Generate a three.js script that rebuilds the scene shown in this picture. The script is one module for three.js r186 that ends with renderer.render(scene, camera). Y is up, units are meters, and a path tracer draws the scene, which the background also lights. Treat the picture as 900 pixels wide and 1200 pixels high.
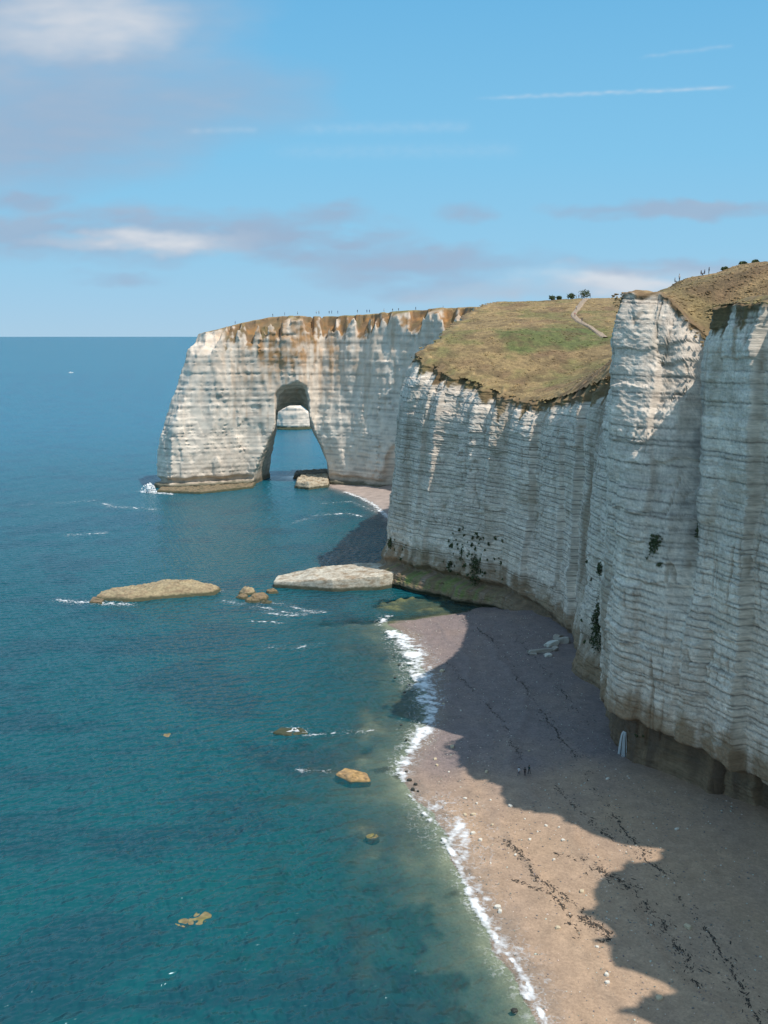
import * as THREE from 'three';
import { mergeGeometries } from 'three/addons/utils/BufferGeometryUtils.js';

// ------------------------------------------------------------------ camera, sky, sun, exposure
const scene = new THREE.Scene();
const FOCAL = 1200, EYE = 85, PITCH = Math.atan(207 / FOCAL);          // photograph of 900 x 1200 pixels
const camera = new THREE.PerspectiveCamera(2 * Math.atan(600 / FOCAL) * 180 / Math.PI, 0.75, 0.5, 300000);
camera.position.set(0, EYE, 0);
camera.rotation.x = -PITCH;
scene.add(camera);
const SUN = new THREE.Vector3(43, 91, 27).normalize();
const sun = new THREE.DirectionalLight(new THREE.Color(1.0, 0.93, 0.85), 4.0);
sun.name = 'sun';
sun.position.copy(SUN).multiplyScalar(800).add(new THREE.Vector3(0, 0, -250));
sun.target.position.set(0, 0, -250);
sun.castShadow = true; sun.shadow.mapSize.set(4096, 4096);
Object.assign(sun.shadow.camera, { left: -420, right: 420, top: 420, bottom: -420, near: 1, far: 2000 });
scene.add(sun, sun.target);
const renderer = new THREE.WebGLRenderer({ antialias: true });
renderer.setSize(768, 1024);
renderer.toneMapping = THREE.LinearToneMapping;
renderer.toneMappingExposure = 1.04;
renderer.shadowMap.enabled = true;

// ------------------------------------------------------------------ small maths
const { clamp, lerp, smoothstep: sst } = THREE.MathUtils;
const ss = (a, b, x) => { const t = clamp((x - a) / (b - a), 0, 1); return t * t * (3 - 2 * t); };
let seedState = 12345;
const rnd = () => { seedState = (seedState + 0x6d2b79f5) | 0; let t = Math.imul(seedState ^ (seedState >>> 15), 1 | seedState); t = (t + Math.imul(t ^ (t >>> 7), 61 | t)) ^ t; return ((t ^ (t >>> 14)) >>> 0) / 4294967296; };
const seeded = (s) => { seedState = s; };
const rr = (a, b) => a + (b - a) * rnd();
const perm = new Uint8Array(512);
{ seeded(77); const p = [...Array(256).keys()]; for (let i = 255; i > 0; i--) { const j = Math.floor(rnd() * (i + 1)); const t = p[i]; p[i] = p[j]; p[j] = t; } for (let i = 0; i < 512; i++) perm[i] = p[i & 255]; }
const gx = new Float32Array(256), gy = new Float32Array(256), gz = new Float32Array(256);
for (let i = 0; i < 256; i++) { const a = rnd() * 2 * Math.PI, c = rnd() * 2 - 1, s = Math.sqrt(1 - c * c); gx[i] = s * Math.cos(a) * 1.5; gy[i] = c * 1.5; gz[i] = s * Math.sin(a) * 1.5; }
function n3(x, y, z) {
  const xi = Math.floor(x), yi = Math.floor(y), zi = Math.floor(z), fx = x - xi, fy = y - yi, fz = z - zi;
  const u = fx * fx * fx * (fx * (fx * 6 - 15) + 10), v = fy * fy * fy * (fy * (fy * 6 - 15) + 10), w = fz * fz * fz * (fz * (fz * 6 - 15) + 10);
  const X = xi & 255, Y = yi & 255, Z = zi & 255;
  const A = perm[X] + Y, B = perm[X + 1] + Y, AA = perm[A] + Z, AB = perm[A + 1] + Z, BA = perm[B] + Z, BB = perm[B + 1] + Z;
  const X1 = fx - 1, Y1 = fy - 1, Z1 = fz - 1;
  let h = perm[AA]; const x1 = gx[h] * fx + gy[h] * fy + gz[h] * fz; h = perm[BA]; const x2 = gx[h] * X1 + gy[h] * fy + gz[h] * fz;
  h = perm[AB]; const x3 = gx[h] * fx + gy[h] * Y1 + gz[h] * fz; h = perm[BB]; const x4 = gx[h] * X1 + gy[h] * Y1 + gz[h] * fz;
  h = perm[AA + 1]; const y1 = gx[h] * fx + gy[h] * fy + gz[h] * Z1; h = perm[BA + 1]; const y2 = gx[h] * X1 + gy[h] * fy + gz[h] * Z1;
  h = perm[AB + 1]; const y3 = gx[h] * fx + gy[h] * Y1 + gz[h] * Z1; h = perm[BB + 1]; const y4 = gx[h] * X1 + gy[h] * Y1 + gz[h] * Z1;
  const a = x1 + u * (x2 - x1), b = x3 + u * (x4 - x3), c = y1 + u * (y2 - y1), d = y3 + u * (y4 - y3);
  const e = a + v * (b - a), f = c + v * (d - c);
  return e + w * (f - e);
}
const fbm = (x, y, z, o = 4) => { let s = 0, a = 0.5; for (let i = 0; i < o; i++) { s += a * n3(x, y, z); x = x * 2.03 + 17.1; y = y * 2.03 + 3.7; z = z * 2.03 + 9.3; a *= 0.5; } return s; };
const ridged = (x, y, z, o = 3) => { let s = 0, a = 0.5; for (let i = 0; i < o; i++) { s += a * (1 - 2 * Math.abs(n3(x, y, z))); x = x * 2.1 + 5.1; y = y * 2.1 + 1.7; z = z * 2.1 + 2.3; a *= 0.5; } return s; };
const mix3 = (a, b, t) => [a[0] + (b[0] - a[0]) * t, a[1] + (b[1] - a[1]) * t, a[2] + (b[2] - a[2]) * t];
const scl3 = (a, k) => [a[0] * k, a[1] * k, a[2] * k];
const lin = (r, g, b) => { const c = new THREE.Color().setRGB(r / 255, g / 255, b / 255, THREE.SRGBColorSpace); return [c.r, c.g, c.b]; };
// a pixel of the photograph gives a direction; the height of what it touches gives the point
const CP = Math.cos(PITCH), SP = Math.sin(PITCH);
const ray = (u, v) => { const x = u - 450, y = 600 - v, z = -FOCAL; return [x, y * CP + z * SP, -y * SP + z * CP]; };
const at = (u, v, y = 0) => { const r = ray(u, v), t = (y - EYE) / r[1]; return [r[0] * t, y, r[2] * t]; };

// ------------------------------------------------------------------ sky (air and clouds)
{
  const W = 4096, H = 2048, data = new Float32Array(W * H * 4);
  const grad = [[0, lin(168, 202, 225)], [0.03, lin(160, 201, 228)], [0.08, lin(146, 199, 230)], [0.16, lin(129, 193, 230)], [0.32, lin(104, 176, 222)], [0.6, lin(92, 158, 206)], [1.0, lin(84, 142, 190)], [1.6, lin(80, 134, 182)]];
  const clear = (el) => { let i = 0; while (i < grad.length - 2 && el > grad[i + 1][0]) i++; return mix3(grad[i][1], grad[i + 1][1], clamp((el - grad[i][0]) / (grad[i + 1][0] - grad[i][0]), 0, 1)); };
  const white = lin(226, 227, 230), lilac = lin(151, 176, 203), pink = lin(192, 202, 214);
  // soft clouds of the view: centre and radii in photograph pixels, density, tone 0 lilac .. 1 white
  const blobs = [[30, 60, 310, 135, 0.8, 0.15], [60, 0, 280, 105, 0.8, 0.3], [105, 28, 140, 55, 0.6, 0.85], [20, 165, 270, 80, 0.85, 0.02], [190, 125, 230, 60, 0.5, 0.0], [290, 105, 120, 45, 0.3, 0.0],
    [10, 236, 90, 14, 0.9, 0.0], [150, 278, 330, 40, 1.15, 0.05], [180, 285, 160, 17, 0.75, 0.8], [370, 280, 140, 36, 1.0, 0.02], [395, 250, 50, 16, 0.8, 0.0], [535, 252, 46, 17, 0.7, 0.0],
    [500, 302, 190, 20, 0.8, 0.02], [470, 320, 140, 30, 0.8, 0.05], [145, 328, 90, 12, 0.5, 0.0], [800, 243, 190, 13, 0.9, 0.03], [700, 248, 60, 11, 0.7, 0.0],
    [760, 328, 200, 28, 0.95, 0.75], [790, 311, 190, 17, 0.95, 0.08], [590, 342, 150, 18, 0.6, 0.5], [880, 338, 120, 24, 0.9, 0.7]];
  const trails = [[548, 116, 866, 102, 1.3, 0.5], [745, 68, 862, 53, 1.4, 0.22], [212, 154, 305, 152, 3.0, 0.16], [330, 152, 560, 148, 6, 0.12], [300, 178, 620, 176, 8, 0.08]];
  const OW = 512, OH = 128, outer = new Float32Array(OW * (OH + 1));                    // clouds of the unseen sky, thickened to fill the shaded chalk; sampled coarsely
  for (let r = 0; r <= OH; r++) for (let q = 0; q < OW; q++) { const el = r / OH * Math.PI / 2, az = (q / OW - 0.5) * 2 * Math.PI, k = 1.1 / (Math.sin(el) + 0.12), ce = Math.cos(el); outer[r * OW + q] = fbm(Math.cos(az) * ce * k + 4.2, 0.7, Math.sin(az) * ce * k * 1.1 - 2.7, 4); }
  const outerAt = (el, az) => { const a = el / (Math.PI / 2) * OH, b = (az / (2 * Math.PI) + 0.5) * OW, r = Math.min(OH - 1, Math.floor(a)), q = Math.floor(b), f = a - r, g = b - q, q0 = q % OW, q1 = (q + 1) % OW; return lerp(lerp(outer[r * OW + q0], outer[r * OW + q1], g), lerp(outer[(r + 1) * OW + q0], outer[(r + 1) * OW + q1], g), f); };
  const CA = new Float64Array(W), SA = new Float64Array(W); for (let c = 0; c < W; c++) { const a = ((c + 0.5) / W - 0.5) * 2 * Math.PI; CA[c] = Math.cos(a); SA[c] = Math.sin(a); }
  for (let row = 0; row < H; row++) {
    const el = ((row + 0.5) / H - 0.5) * Math.PI, ce = Math.cos(el), y = Math.sin(el), base = clear(Math.max(0, el));
    for (let col = 0; col < W; col++) {
      const o = (row * W + col) * 4;
      data[o] = base[0]; data[o + 1] = base[1]; data[o + 2] = base[2]; data[o + 3] = 1;
      if (el < 0) continue;
      const az = ((col + 0.5) / W - 0.5) * 2 * Math.PI, x = CA[col] * ce, z = SA[col] * ce, cs = Math.max(0, x * SUN.x + y * SUN.y + z * SUN.z);
      const c2 = cs * cs, c6 = c2 * c2 * c2, glow = c6 * 0.5 + (cs > 0.9 ? Math.pow(c6, 10) * 1.2 : 0);                 // scattered light round the sun
      data[o] += glow; data[o + 1] += glow * 0.97; data[o + 2] += glow * 0.9;
      const zc = -z * CP - y * SP, yc = y * CP - z * SP;                                                              // where this direction falls in the photograph
      let edge = 0, u = 0, v = 0;
      if (zc > 0.2) { u = 450 + FOCAL * x / zc; v = 600 - FOCAL * yc / zc; edge = ss(-330, -150, u) * ss(1230, 1050, u) * ss(-240, -90, v); }
      if (edge > 0) {
        let c = [data[o], data[o + 1], data[o + 2]];
        const wx = 40 * fbm(u / 120, v / 60, 1.5, 4) + 12 * fbm(u / 22, v / 14, 7.5, 3), wy = 22 * fbm(u / 100, v / 55, 4.5, 4) + 7 * fbm(u / 25, v / 12, 2.5, 3), g = 0.5 + 1.0 * fbm(u / 120, v / 30, 11.5, 5) + 0.35 * fbm(u / 40, v / 9, 3.5, 3);
        for (let b = 0; b < blobs.length; b++) {
          const B = blobs[b], p = (u + wx - B[0]) / B[2], q = (v + wy - B[1]) / B[3], r = p * p + q * q;
          if (r > 1) continue;
          const d = clamp(1.15 * B[4] * Math.pow(1 - r, 1.3) * (b < 6 ? 0.55 + 0.6 * clamp(g, 0, 1) : clamp(0.2 + 1.5 * (g - 0.15), 0, 1.4)), 0, 0.86) * edge;
          c = mix3(c, mix3(lilac, B[5] > 0.5 ? white : pink, clamp(B[5] + 0.25 * (g - 0.5), 0, 1)), d);
        }
        for (let b = 0; b < trails.length; b++) {
          const [u0, v0, u1, v1, w, dn] = trails[b], t = (u - u0) / (u1 - u0); if (t < 0 || t > 1 || Math.abs(v - v0) > 50) continue;
          const vv = v0 + (v1 - v0) * t + 1.2 * n3(u / 12, 3.3, v0), d = Math.exp(-(((v - vv) / w) ** 2)) * dn * ss(0, 0.2, t) * ss(1, 0.9, t) * (0.75 + 0.5 * n3(u / 9, v / 5, 8.2));
          c = mix3(c, white, clamp(d, 0, 1));
        }
        data[o] = c[0]; data[o + 1] = c[1]; data[o + 2] = c[2];
      }
      if (edge < 1 && el > 0.01) {
        const d0 = outerAt(el, az), d = clamp((d0 + 0.07) * 3.0, 0, 0.88) * ss(0.01, 0.09, el) * (1 - edge);
        if (d > 0) { const w = clamp(0.6 + d0 * 1.4, 0, 1); for (let k = 0; k < 3; k++) data[o + k] += (lilac[k] + (white[k] - lilac[k]) * w - data[o + k]) * d; }
      }
    }
  }
  const t = new THREE.DataTexture(data, W, H, THREE.RGBAFormat, THREE.FloatType);
  t.mapping = THREE.EquirectangularReflectionMapping; t.magFilter = t.minFilter = THREE.LinearFilter; t.needsUpdate = true;
  scene.background = t; scene.environment = t;
}

// ------------------------------------------------------------------ naming helpers
const taken = new Map();
const numbered = (n) => { const k = taken.get(n) ?? 0; taken.set(n, k + 1); return k ? n + '_' + String(k).padStart(3, '0') : n; };
function top(o, name, label, category, group, kind) {
  o.name = numbered(name); o.userData = { label, category };
  if (group) o.userData.group = group;
  if (kind) o.userData.kind = kind;
  o.castShadow = o.receiveShadow = true;
  scene.add(o); return o;
}
function part(o, name, parent) { o.name = name; o.castShadow = o.receiveShadow = true; parent.add(o); return o; }
function geo(pos, idx, col, uv) {
  const g = new THREE.BufferGeometry();
  g.setAttribute('position', new THREE.BufferAttribute(pos instanceof Float32Array ? pos : new Float32Array(pos), 3));
  if (idx) g.setIndex(new THREE.BufferAttribute(idx instanceof Uint32Array ? idx : new Uint32Array(idx), 1));
  if (col) g.setAttribute('color', new THREE.BufferAttribute(col instanceof Float32Array ? col : new Float32Array(col), col.n ?? 3));
  if (uv) g.setAttribute('uv', new THREE.BufferAttribute(uv instanceof Float32Array ? uv : new Float32Array(uv), 2));
  g.computeVertexNormals();
  return g;
}
function tileNoise(out, N, fx, fy, amp, fold) {                        // adds wrapped value noise of fx by fy cells
  const L = new Float32Array(fx * fy); for (let i = 0; i < L.length; i++) L[i] = rnd() * 2 - 1;
  for (let y = 0; y < N; y++) {
    const a = y / N * fy, j = Math.floor(a), f = a - j, v = f * f * (3 - 2 * f), r0 = (j % fy) * fx, r1 = ((j + 1) % fy) * fx;
    for (let x = 0; x < N; x++) { const b = x / N * fx, i = Math.floor(b), g = b - i, u = g * g * (3 - 2 * g), i0 = i % fx, i1 = (i + 1) % fx, p = L[r0 + i0] + (L[r0 + i1] - L[r0 + i0]) * u, q = L[r1 + i0] + (L[r1 + i1] - L[r1 + i0]) * u, w = p + (q - p) * v; out[y * N + x] += amp * (fold ? 1 - 2.6 * Math.abs(w) : w); }
  }
}
function grainMap(N, layers, mean, seed) {
  seeded(seed); const h = new Float32Array(N * N), d = new Uint8Array(N * N * 4);
  for (const [fx, fy, amp, fold] of layers) tileNoise(h, N, fx, fy, amp, fold);
  for (let i = 0; i < N * N; i++) { const v = clamp(mean + h[i], 0.02, 1) * 255; d[i * 4] = d[i * 4 + 1] = d[i * 4 + 2] = v; d[i * 4 + 3] = 255; }
  const t = new THREE.DataTexture(d, N, N); t.wrapS = t.wrapT = THREE.RepeatWrapping; t.magFilter = t.minFilter = THREE.LinearFilter; t.needsUpdate = true; return t;
}
const turfMap = grainMap(512, [[9, 11, 0.06], [26, 23, 0.09], [61, 67, 0.15], [140, 150, 0.18]], 0.72, 21), shingleMap = grainMap(512, [[13, 11, 0.04], [60, 64, 0.05], [128, 120, 0.08], [220, 230, 0.08]], 0.78, 22);
const chalkMap = grainMap(1024, [[7, 9, 0.05], [22, 60, 0.07], [16, 110, 0.05, true], [70, 90, 0.05], [150, 260, 0.08], [60, 14, 0.05, true]], 0.78, 23);
const planar = (pos, m) => { const n = pos.length / 3, uv = new Float32Array(n * 2); for (let i = 0; i < n; i++) { uv[i * 2] = (pos[i * 3] * 0.93 + pos[i * 3 + 2] * 0.37) / m; uv[i * 2 + 1] = (pos[i * 3 + 2] * 0.93 - pos[i * 3] * 0.37) / m; } return uv; };
const std = (o) => new THREE.MeshStandardMaterial({ roughness: 0.95, metalness: 0, ...o });
const M = {
  rock: std({ name: 'chalk', vertexColors: true, roughness: 0.93 }),
  cliff: std({ name: 'bedded_chalk', vertexColors: true, roughness: 0.93, color: new THREE.Color(1.25, 1.25, 1.25), map: chalkMap, bumpMap: chalkMap, bumpScale: 0.12 }),
  grass: std({ name: 'dry_grass', vertexColors: true, roughness: 1, color: new THREE.Color(1.32, 1.32, 1.32), map: turfMap, bumpMap: turfMap, bumpScale: 0.25 }),
  sand: std({ name: 'beach_sand', vertexColors: true, roughness: 0.9, color: new THREE.Color(1.28, 1.28, 1.28), map: shingleMap, bumpMap: shingleMap, bumpScale: 0.06 }),
  froth: std({ name: 'sea_froth', color: new THREE.Color().setRGB(0.86, 0.88, 0.88), roughness: 0.7, vertexColors: true, transparent: true }),
  foam: std({ name: 'foam', color: new THREE.Color().setRGB(0.86, 0.88, 0.88), roughness: 0.7 }),
};

// ------------------------------------------------------------------ land heights: a smooth surface through surveyed points
// cliff line from the far bay to the land beside the camera: base x z | top x z y | undercut depth, plinth, overhang height
const LINE = [
  [74, -600, 78, -600, 100, 0, 0, 6], [52, -500, 58, -505, 99, 0, 0, 6], [36, -455, 40, -455, 97, 0, 0, 6], [25, -425, 29, -425, 91, 0, 0, 6], [12, -385, 19, -384, 84, 0, 0, 6],
  [-5, -363, 9, -366, 78.5, 0.8, 1.5, 7], [-4, -350, 12, -354, 76, 1.5, 3, 8], [7, -337, 20, -343, 72, 2, 4, 8.5], [21, -321, 29.5, -331, 68.5, 2.4, 4, 8.5],
  [35, -309, 41, -316, 65, 2.2, 3, 8], [45, -292, 47.5, -300, 65.5, 1.4, 1.5, 6.5], [50, -274, 53.5, -283, 69, 0.8, 0.5, 5], [49.5, -258, 57.5, -262, 73, 0.3, 0, 4],
  [44.3, -241, 56, -247, 76, 0.2, 0, 4], [50, -226, 53, -231, 82, 0.3, 0, 5], [45.5, -205, 47.5, -214, 90, 1.6, 0, 9], [43, -196, 42.8, -197.5, 92.5, 3, 0, 13], [44, -184, 48.3, -194.3, 93, 4.2, 0, 13.5],
  [48, -178, 54, -192, 90, 4.6, 0, 13.5], [51.5, -174.5, 57.8, -190, 83, 4.6, 0, 13], [54, -171.5, 53.8, -174.5, 89.8, 4.6, 0, 12.5], [57, -168.5, 55.6, -167.5, 90, 4.6, 0, 12],
  [62, -162, 60, -157.5, 90, 4.6, 0, 11.5], [69, -152, 65, -147, 90, 3, 0, 8.5], [75, -146, 70.5, -141, 90, 2.5, 0, 8], [82, -138, 78, -134, 91, 2, 0, 8], [88, -129, 86.5, -128.5, 91, 2, 0, 8],
  [83, -125, 78.5, -125.5, 90, 2, 0, 8], [80, -120, 75.5, -121, 91, 2, 0, 8], [78, -114, 70, -113, 91, 2, 0, 8], [79, -107, 73.5, -106.5, 90, 2, 0, 8], [78, -103, 70.5, -104, 91, 2, 0, 8],
  [80, -98, 75, -98, 90, 2, 0, 8], [82, -95, 79.5, -95, 91, 2, 0, 8], [78, -92, 70, -91.5, 91, 2, 0, 8], [80, -86, 76, -87, 91, 2, 0, 8], [86, -62, 84, -62, 91, 2, 0, 8]];
const SURVEY = [[80, -375, 85], [78, -425, 93.5], [96, -483, 102], [115, -505, 102], [50, -488, 100], [-104, -592, 86], [-88, -592, 90], [-65, -594, 95], [-25, -600, 96], [25, -600, 98.5], [45, -545, 99.5], [45, -610, 99],
  [150, -600, 99], [220, -450, 101], [130, -390, 92], [170, -300, 101], [130, -250, 104], [92, -285, 102], [94, -232, 100.5], [120, -180, 104], [95, -150, 98], [105, -100, 98], [70, -258, 96.5], [58, -228, 93],
  [300, -300, 98], [300, -700, 92], [0, -640, 96], [-90, -620, 89], [260, -120, 100], [52, -206, 92.5], [66, -178, 92], [72, -205, 97], [76, -172, 94], [78, -257, 99.3], [91, -257, 100.8], [64, -223, 95.3], [108, -257, 102], [84, -232, 99.2], [64, -330, 73], [70, -290, 84], [48, -380, 86.5], [62, -445, 96]];
const controls = [...LINE.slice(0, 27).map((r) => [r[2], r[3], r[4]]), ...LINE.slice(27).filter((_, i) => i % 3 === 0).map((r) => [r[2], r[3], 90.5]), ...SURVEY];
const TPS = (() => {
  const n = controls.length, N = n + 3, A = Array.from({ length: N }, () => new Float64Array(N + 1)), phi = (d2) => (d2 < 1e-9 ? 0 : 0.5 * d2 * Math.log(d2)), k = 0.01;
  const P = controls.map(([x, z, y]) => [x * k, z * k, y]);
  for (let i = 0; i < n; i++) {
    for (let j = 0; j < n; j++) A[i][j] = phi((P[i][0] - P[j][0]) ** 2 + (P[i][1] - P[j][1]) ** 2);
    A[i][i] += 0.0004; A[i][n] = A[n][i] = 1; A[i][n + 1] = A[n + 1][i] = P[i][0]; A[i][n + 2] = A[n + 2][i] = P[i][1]; A[i][N] = P[i][2];
  }
  for (let c = 0; c < N; c++) {
    let p = c; for (let r = c + 1; r < N; r++) if (Math.abs(A[r][c]) > Math.abs(A[p][c])) p = r;
    const t = A[c]; A[c] = A[p]; A[p] = t;
    for (let r = 0; r < N; r++) if (r !== c) { const m = A[r][c] / A[c][c]; if (m) for (let q = c; q <= N; q++) A[r][q] -= m * A[c][q]; }
  }
  const w = A.map((r, i) => r[N] / r[i]);
  return (x, z) => { x *= k; z *= k; let s = w[n] + w[n + 1] * x + w[n + 2] * z; for (let i = 0; i < n; i++) { const a = x - P[i][0], b = z - P[i][1]; s += w[i] * phi(a * a + b * b); } return s; };
})();
const LAND = (x, z) => TPS(x, z);

// ------------------------------------------------------------------ chalk beds: relief and colour along the height
const BED_N = 9000, BED_Y0 = -12, BED_STEP = 0.015, bedOff = new Float32Array(BED_N), bedTone = new Float32Array(BED_N), bedLine = new Float32Array(BED_N), bedLineWide = new Float32Array(BED_N);
{
  seeded(4242);
  let y = BED_Y0;
  while (y < BED_Y0 + BED_N * BED_STEP) {
    const h = rnd() < 0.3 ? rr(0.5, 0.9) : rr(1.1, 2.3), off = rr(-0.16, 0.18), tone = rr(0.9, 1.06), strength = rnd() < 0.62 ? rr(0.6, 1) : rr(0.15, 0.45);
    const i0 = Math.floor((y - BED_Y0) / BED_STEP), i1 = Math.min(BED_N, Math.floor((y + h - BED_Y0) / BED_STEP));
    for (let i = Math.max(0, i0); i < i1; i++) { const t = (i - i0) / (i1 - i0); bedOff[i] = off + 0.1 * Math.sin(t * Math.PI); bedTone[i] = tone; }
    for (let i = Math.max(0, i0 - 80); i < Math.min(BED_N, i0 + 80); i++) { const d = (i - i0) * BED_STEP; bedLine[i] = Math.max(bedLine[i], strength * Math.exp(-((d / 0.12) ** 4))); bedLineWide[i] = Math.max(bedLineWide[i], strength * Math.exp(-((d / 0.36) ** 2))); }
    y += h;
  }
}
const bedAt = (y) => clamp(Math.floor((y - BED_Y0) / BED_STEP), 0, BED_N - 1);
const dip = (x, y, z) => y + 0.012 * x + 0.01 * (z + 200) + 0.5 * n3(x / 26, 2.5, z / 26) + 0.12 * n3(x / 3.5, y / 5, z / 3.5);
const CH = { chalk: [0.83, 0.715, 0.585], grey: [0.60, 0.505, 0.41], flint: [0.12, 0.11, 0.10], brown: [0.25, 0.175, 0.105], ochre: [0.42, 0.21, 0.07], soil: [0.20, 0.125, 0.065], moss: [0.055, 0.075, 0.03], alga: [0.13, 0.20, 0.035], wet: [0.11, 0.07, 0.042], weed: [0.05, 0.058, 0.03] };
const DRYGRASS = [[0.275, 0.19, 0.085], [0.20, 0.14, 0.065], [0.13, 0.12, 0.042], [0.075, 0.10, 0.028], [0.155, 0.095, 0.05], [0.36, 0.28, 0.13]];
function grassColor(x, z) {
  const a = fbm(x / 38, 1.2, z / 38, 3), b = fbm(x / 9 + 7, 3.4, z / 9, 4), c = fbm(x / 1.7, 8.1, z / 1.7, 3), f = n3(x / 0.6, 2.2, z / 0.6);
  let k = mix3(DRYGRASS[1], DRYGRASS[0], clamp(0.55 + 1.1 * b + 0.5 * a, 0, 1));
  k = mix3(k, DRYGRASS[2], clamp((a * 1.3 + b * 0.9 + 0.02) * 2.4, 0, 0.85));
  k = mix3(k, DRYGRASS[4], clamp((fbm(x / 14 + 31, 5.5, z / 14, 3) - 0.08) * 3.5, 0, 0.75));
  const gx1 = (x - 62) / 26, gz1 = (z + 372) / 20;                                       // the green hollow in the field
  k = mix3(k, DRYGRASS[3], clamp(1.5 * (1 - gx1 * gx1 - gz1 * gz1 * 1.2 + 1.3 * b), 0, 0.85));
  if (z > -292) k = mix3(k, DRYGRASS[4], clamp(0.35 + 1.4 * b, 0, 0.7));                // heather and bracken on the near hill
  k = mix3(k, [0.11, 0.075, 0.035], clamp((fbm(x / 6 + 2, 6.6, z / 6, 4) - 0.02) * 3.2, 0, 0.62));
  return scl3(k, 1.22 + 1.0 * c + 0.28 * f);
}

// ------------------------------------------------------------------ the long cliff: a sheet along the cliff line with its beds in relief
const cat = (p, t, k) => { const i = clamp(Math.floor(t), 0, p.length - 2), f = t - i, a = p[Math.max(0, i - 1)][k], b = p[i][k], c = p[i + 1][k], d = p[Math.min(p.length - 1, i + 2)][k]; const v = b + 0.5 * f * (c - a + f * (2 * a - 5 * b + 4 * c - d + f * (3 * (b - c) + d - a))); return lerp(v, b + (c - b) * f, t > 15 && t < 23 ? 0.8 : 0.35); };
const colsT = [];                                                     // places along the line
{
  let t = 0;
  while (t < LINE.length - 1) {
    colsT.push(t);
    const x = (cat(LINE, t, 0) + cat(LINE, t, 2)) / 2, z = (cat(LINE, t, 1) + cat(LINE, t, 3)) / 2, e = 0.01;
    const x2 = (cat(LINE, t + e, 0) + cat(LINE, t + e, 2)) / 2, z2 = (cat(LINE, t + e, 1) + cat(LINE, t + e, 3)) / 2, sp = Math.hypot(x2 - x, z2 - z) / e, d = Math.hypot(x, z);
    const hidden = t < 4.2 || t > 23.2;
    t += (hidden ? 1.3 : clamp(d / 850, 0.2, 0.42)) / Math.max(sp, 4);
  }
  colsT.push(LINE.length - 1);
}
const TOPLINE = colsT.map((t) => [cat(LINE, t, 2), cat(LINE, t, 3)]);
function insideLand(x, z) {                                           // inside the cliff-top line, closed inland
  let c = false;
  const P = insideLand.P ??= [...TOPLINE.filter((_, i) => i % 4 === 0), [84, -40], [900, -40], [900, -1200], [74, -1200]];
  for (let i = 0, j = P.length - 1; i < P.length; j = i++) if ((P[i][1] > z) !== (P[j][1] > z) && x < ((P[j][0] - P[i][0]) * (z - P[i][1])) / (P[j][1] - P[i][1]) + P[i][0]) c = !c;
  return c;
}
const wallPoint = {};
// the wall breaks along vertical joints into faces that stand forward or back of each other
const arc = [0]; for (let c = 1; c < colsT.length; c++) { const m = (t, k) => (cat(LINE, t, k) + cat(LINE, t, k + 2)) / 2, a = colsT[c - 1], b = colsT[c]; arc.push(arc[c - 1] + Math.hypot(m(b, 0) - m(a, 0), m(b, 1) - m(a, 1))); }
const FACES = []; { seeded(57); let s = -30; while (s < arc.at(-1) + 40) { const w = rr(4.5, 15); FACES.push([s, w, rr(-1.3, 1.3), rr(-0.32, 0.32), rr(0, 99)]); s += w; } }
function faceOff(s, y) {
  let lo = 0, hi = FACES.length - 1;
  const q = s + 1.5 * n3(3.1, y / 16, s / 25) + 0.35 * n3(7.1, y / 3, s / 9);
  while (hi - lo > 1) { const m = (lo + hi) >> 1; if (FACES[m][0] <= q) lo = m; else hi = m; }
  const val = (F) => F[2] * (0.75 + 0.5 * n3(F[4], y / 24, 2)) + 0.45 * Math.round(2.2 * n3(F[4] + 7, (y + 1.5 * n3(q / 5, 2, F[4])) / 13, 5)) + F[3] * clamp(q - F[0] - F[1] / 2, -F[1], F[1]);
  const F = FACES[lo], G = FACES[Math.max(0, lo - 1)], e = q - F[0];
  return e < 0.8 ? lerp(val(G), val(F), ss(0, 0.8, e)) : val(F);
}
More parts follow.
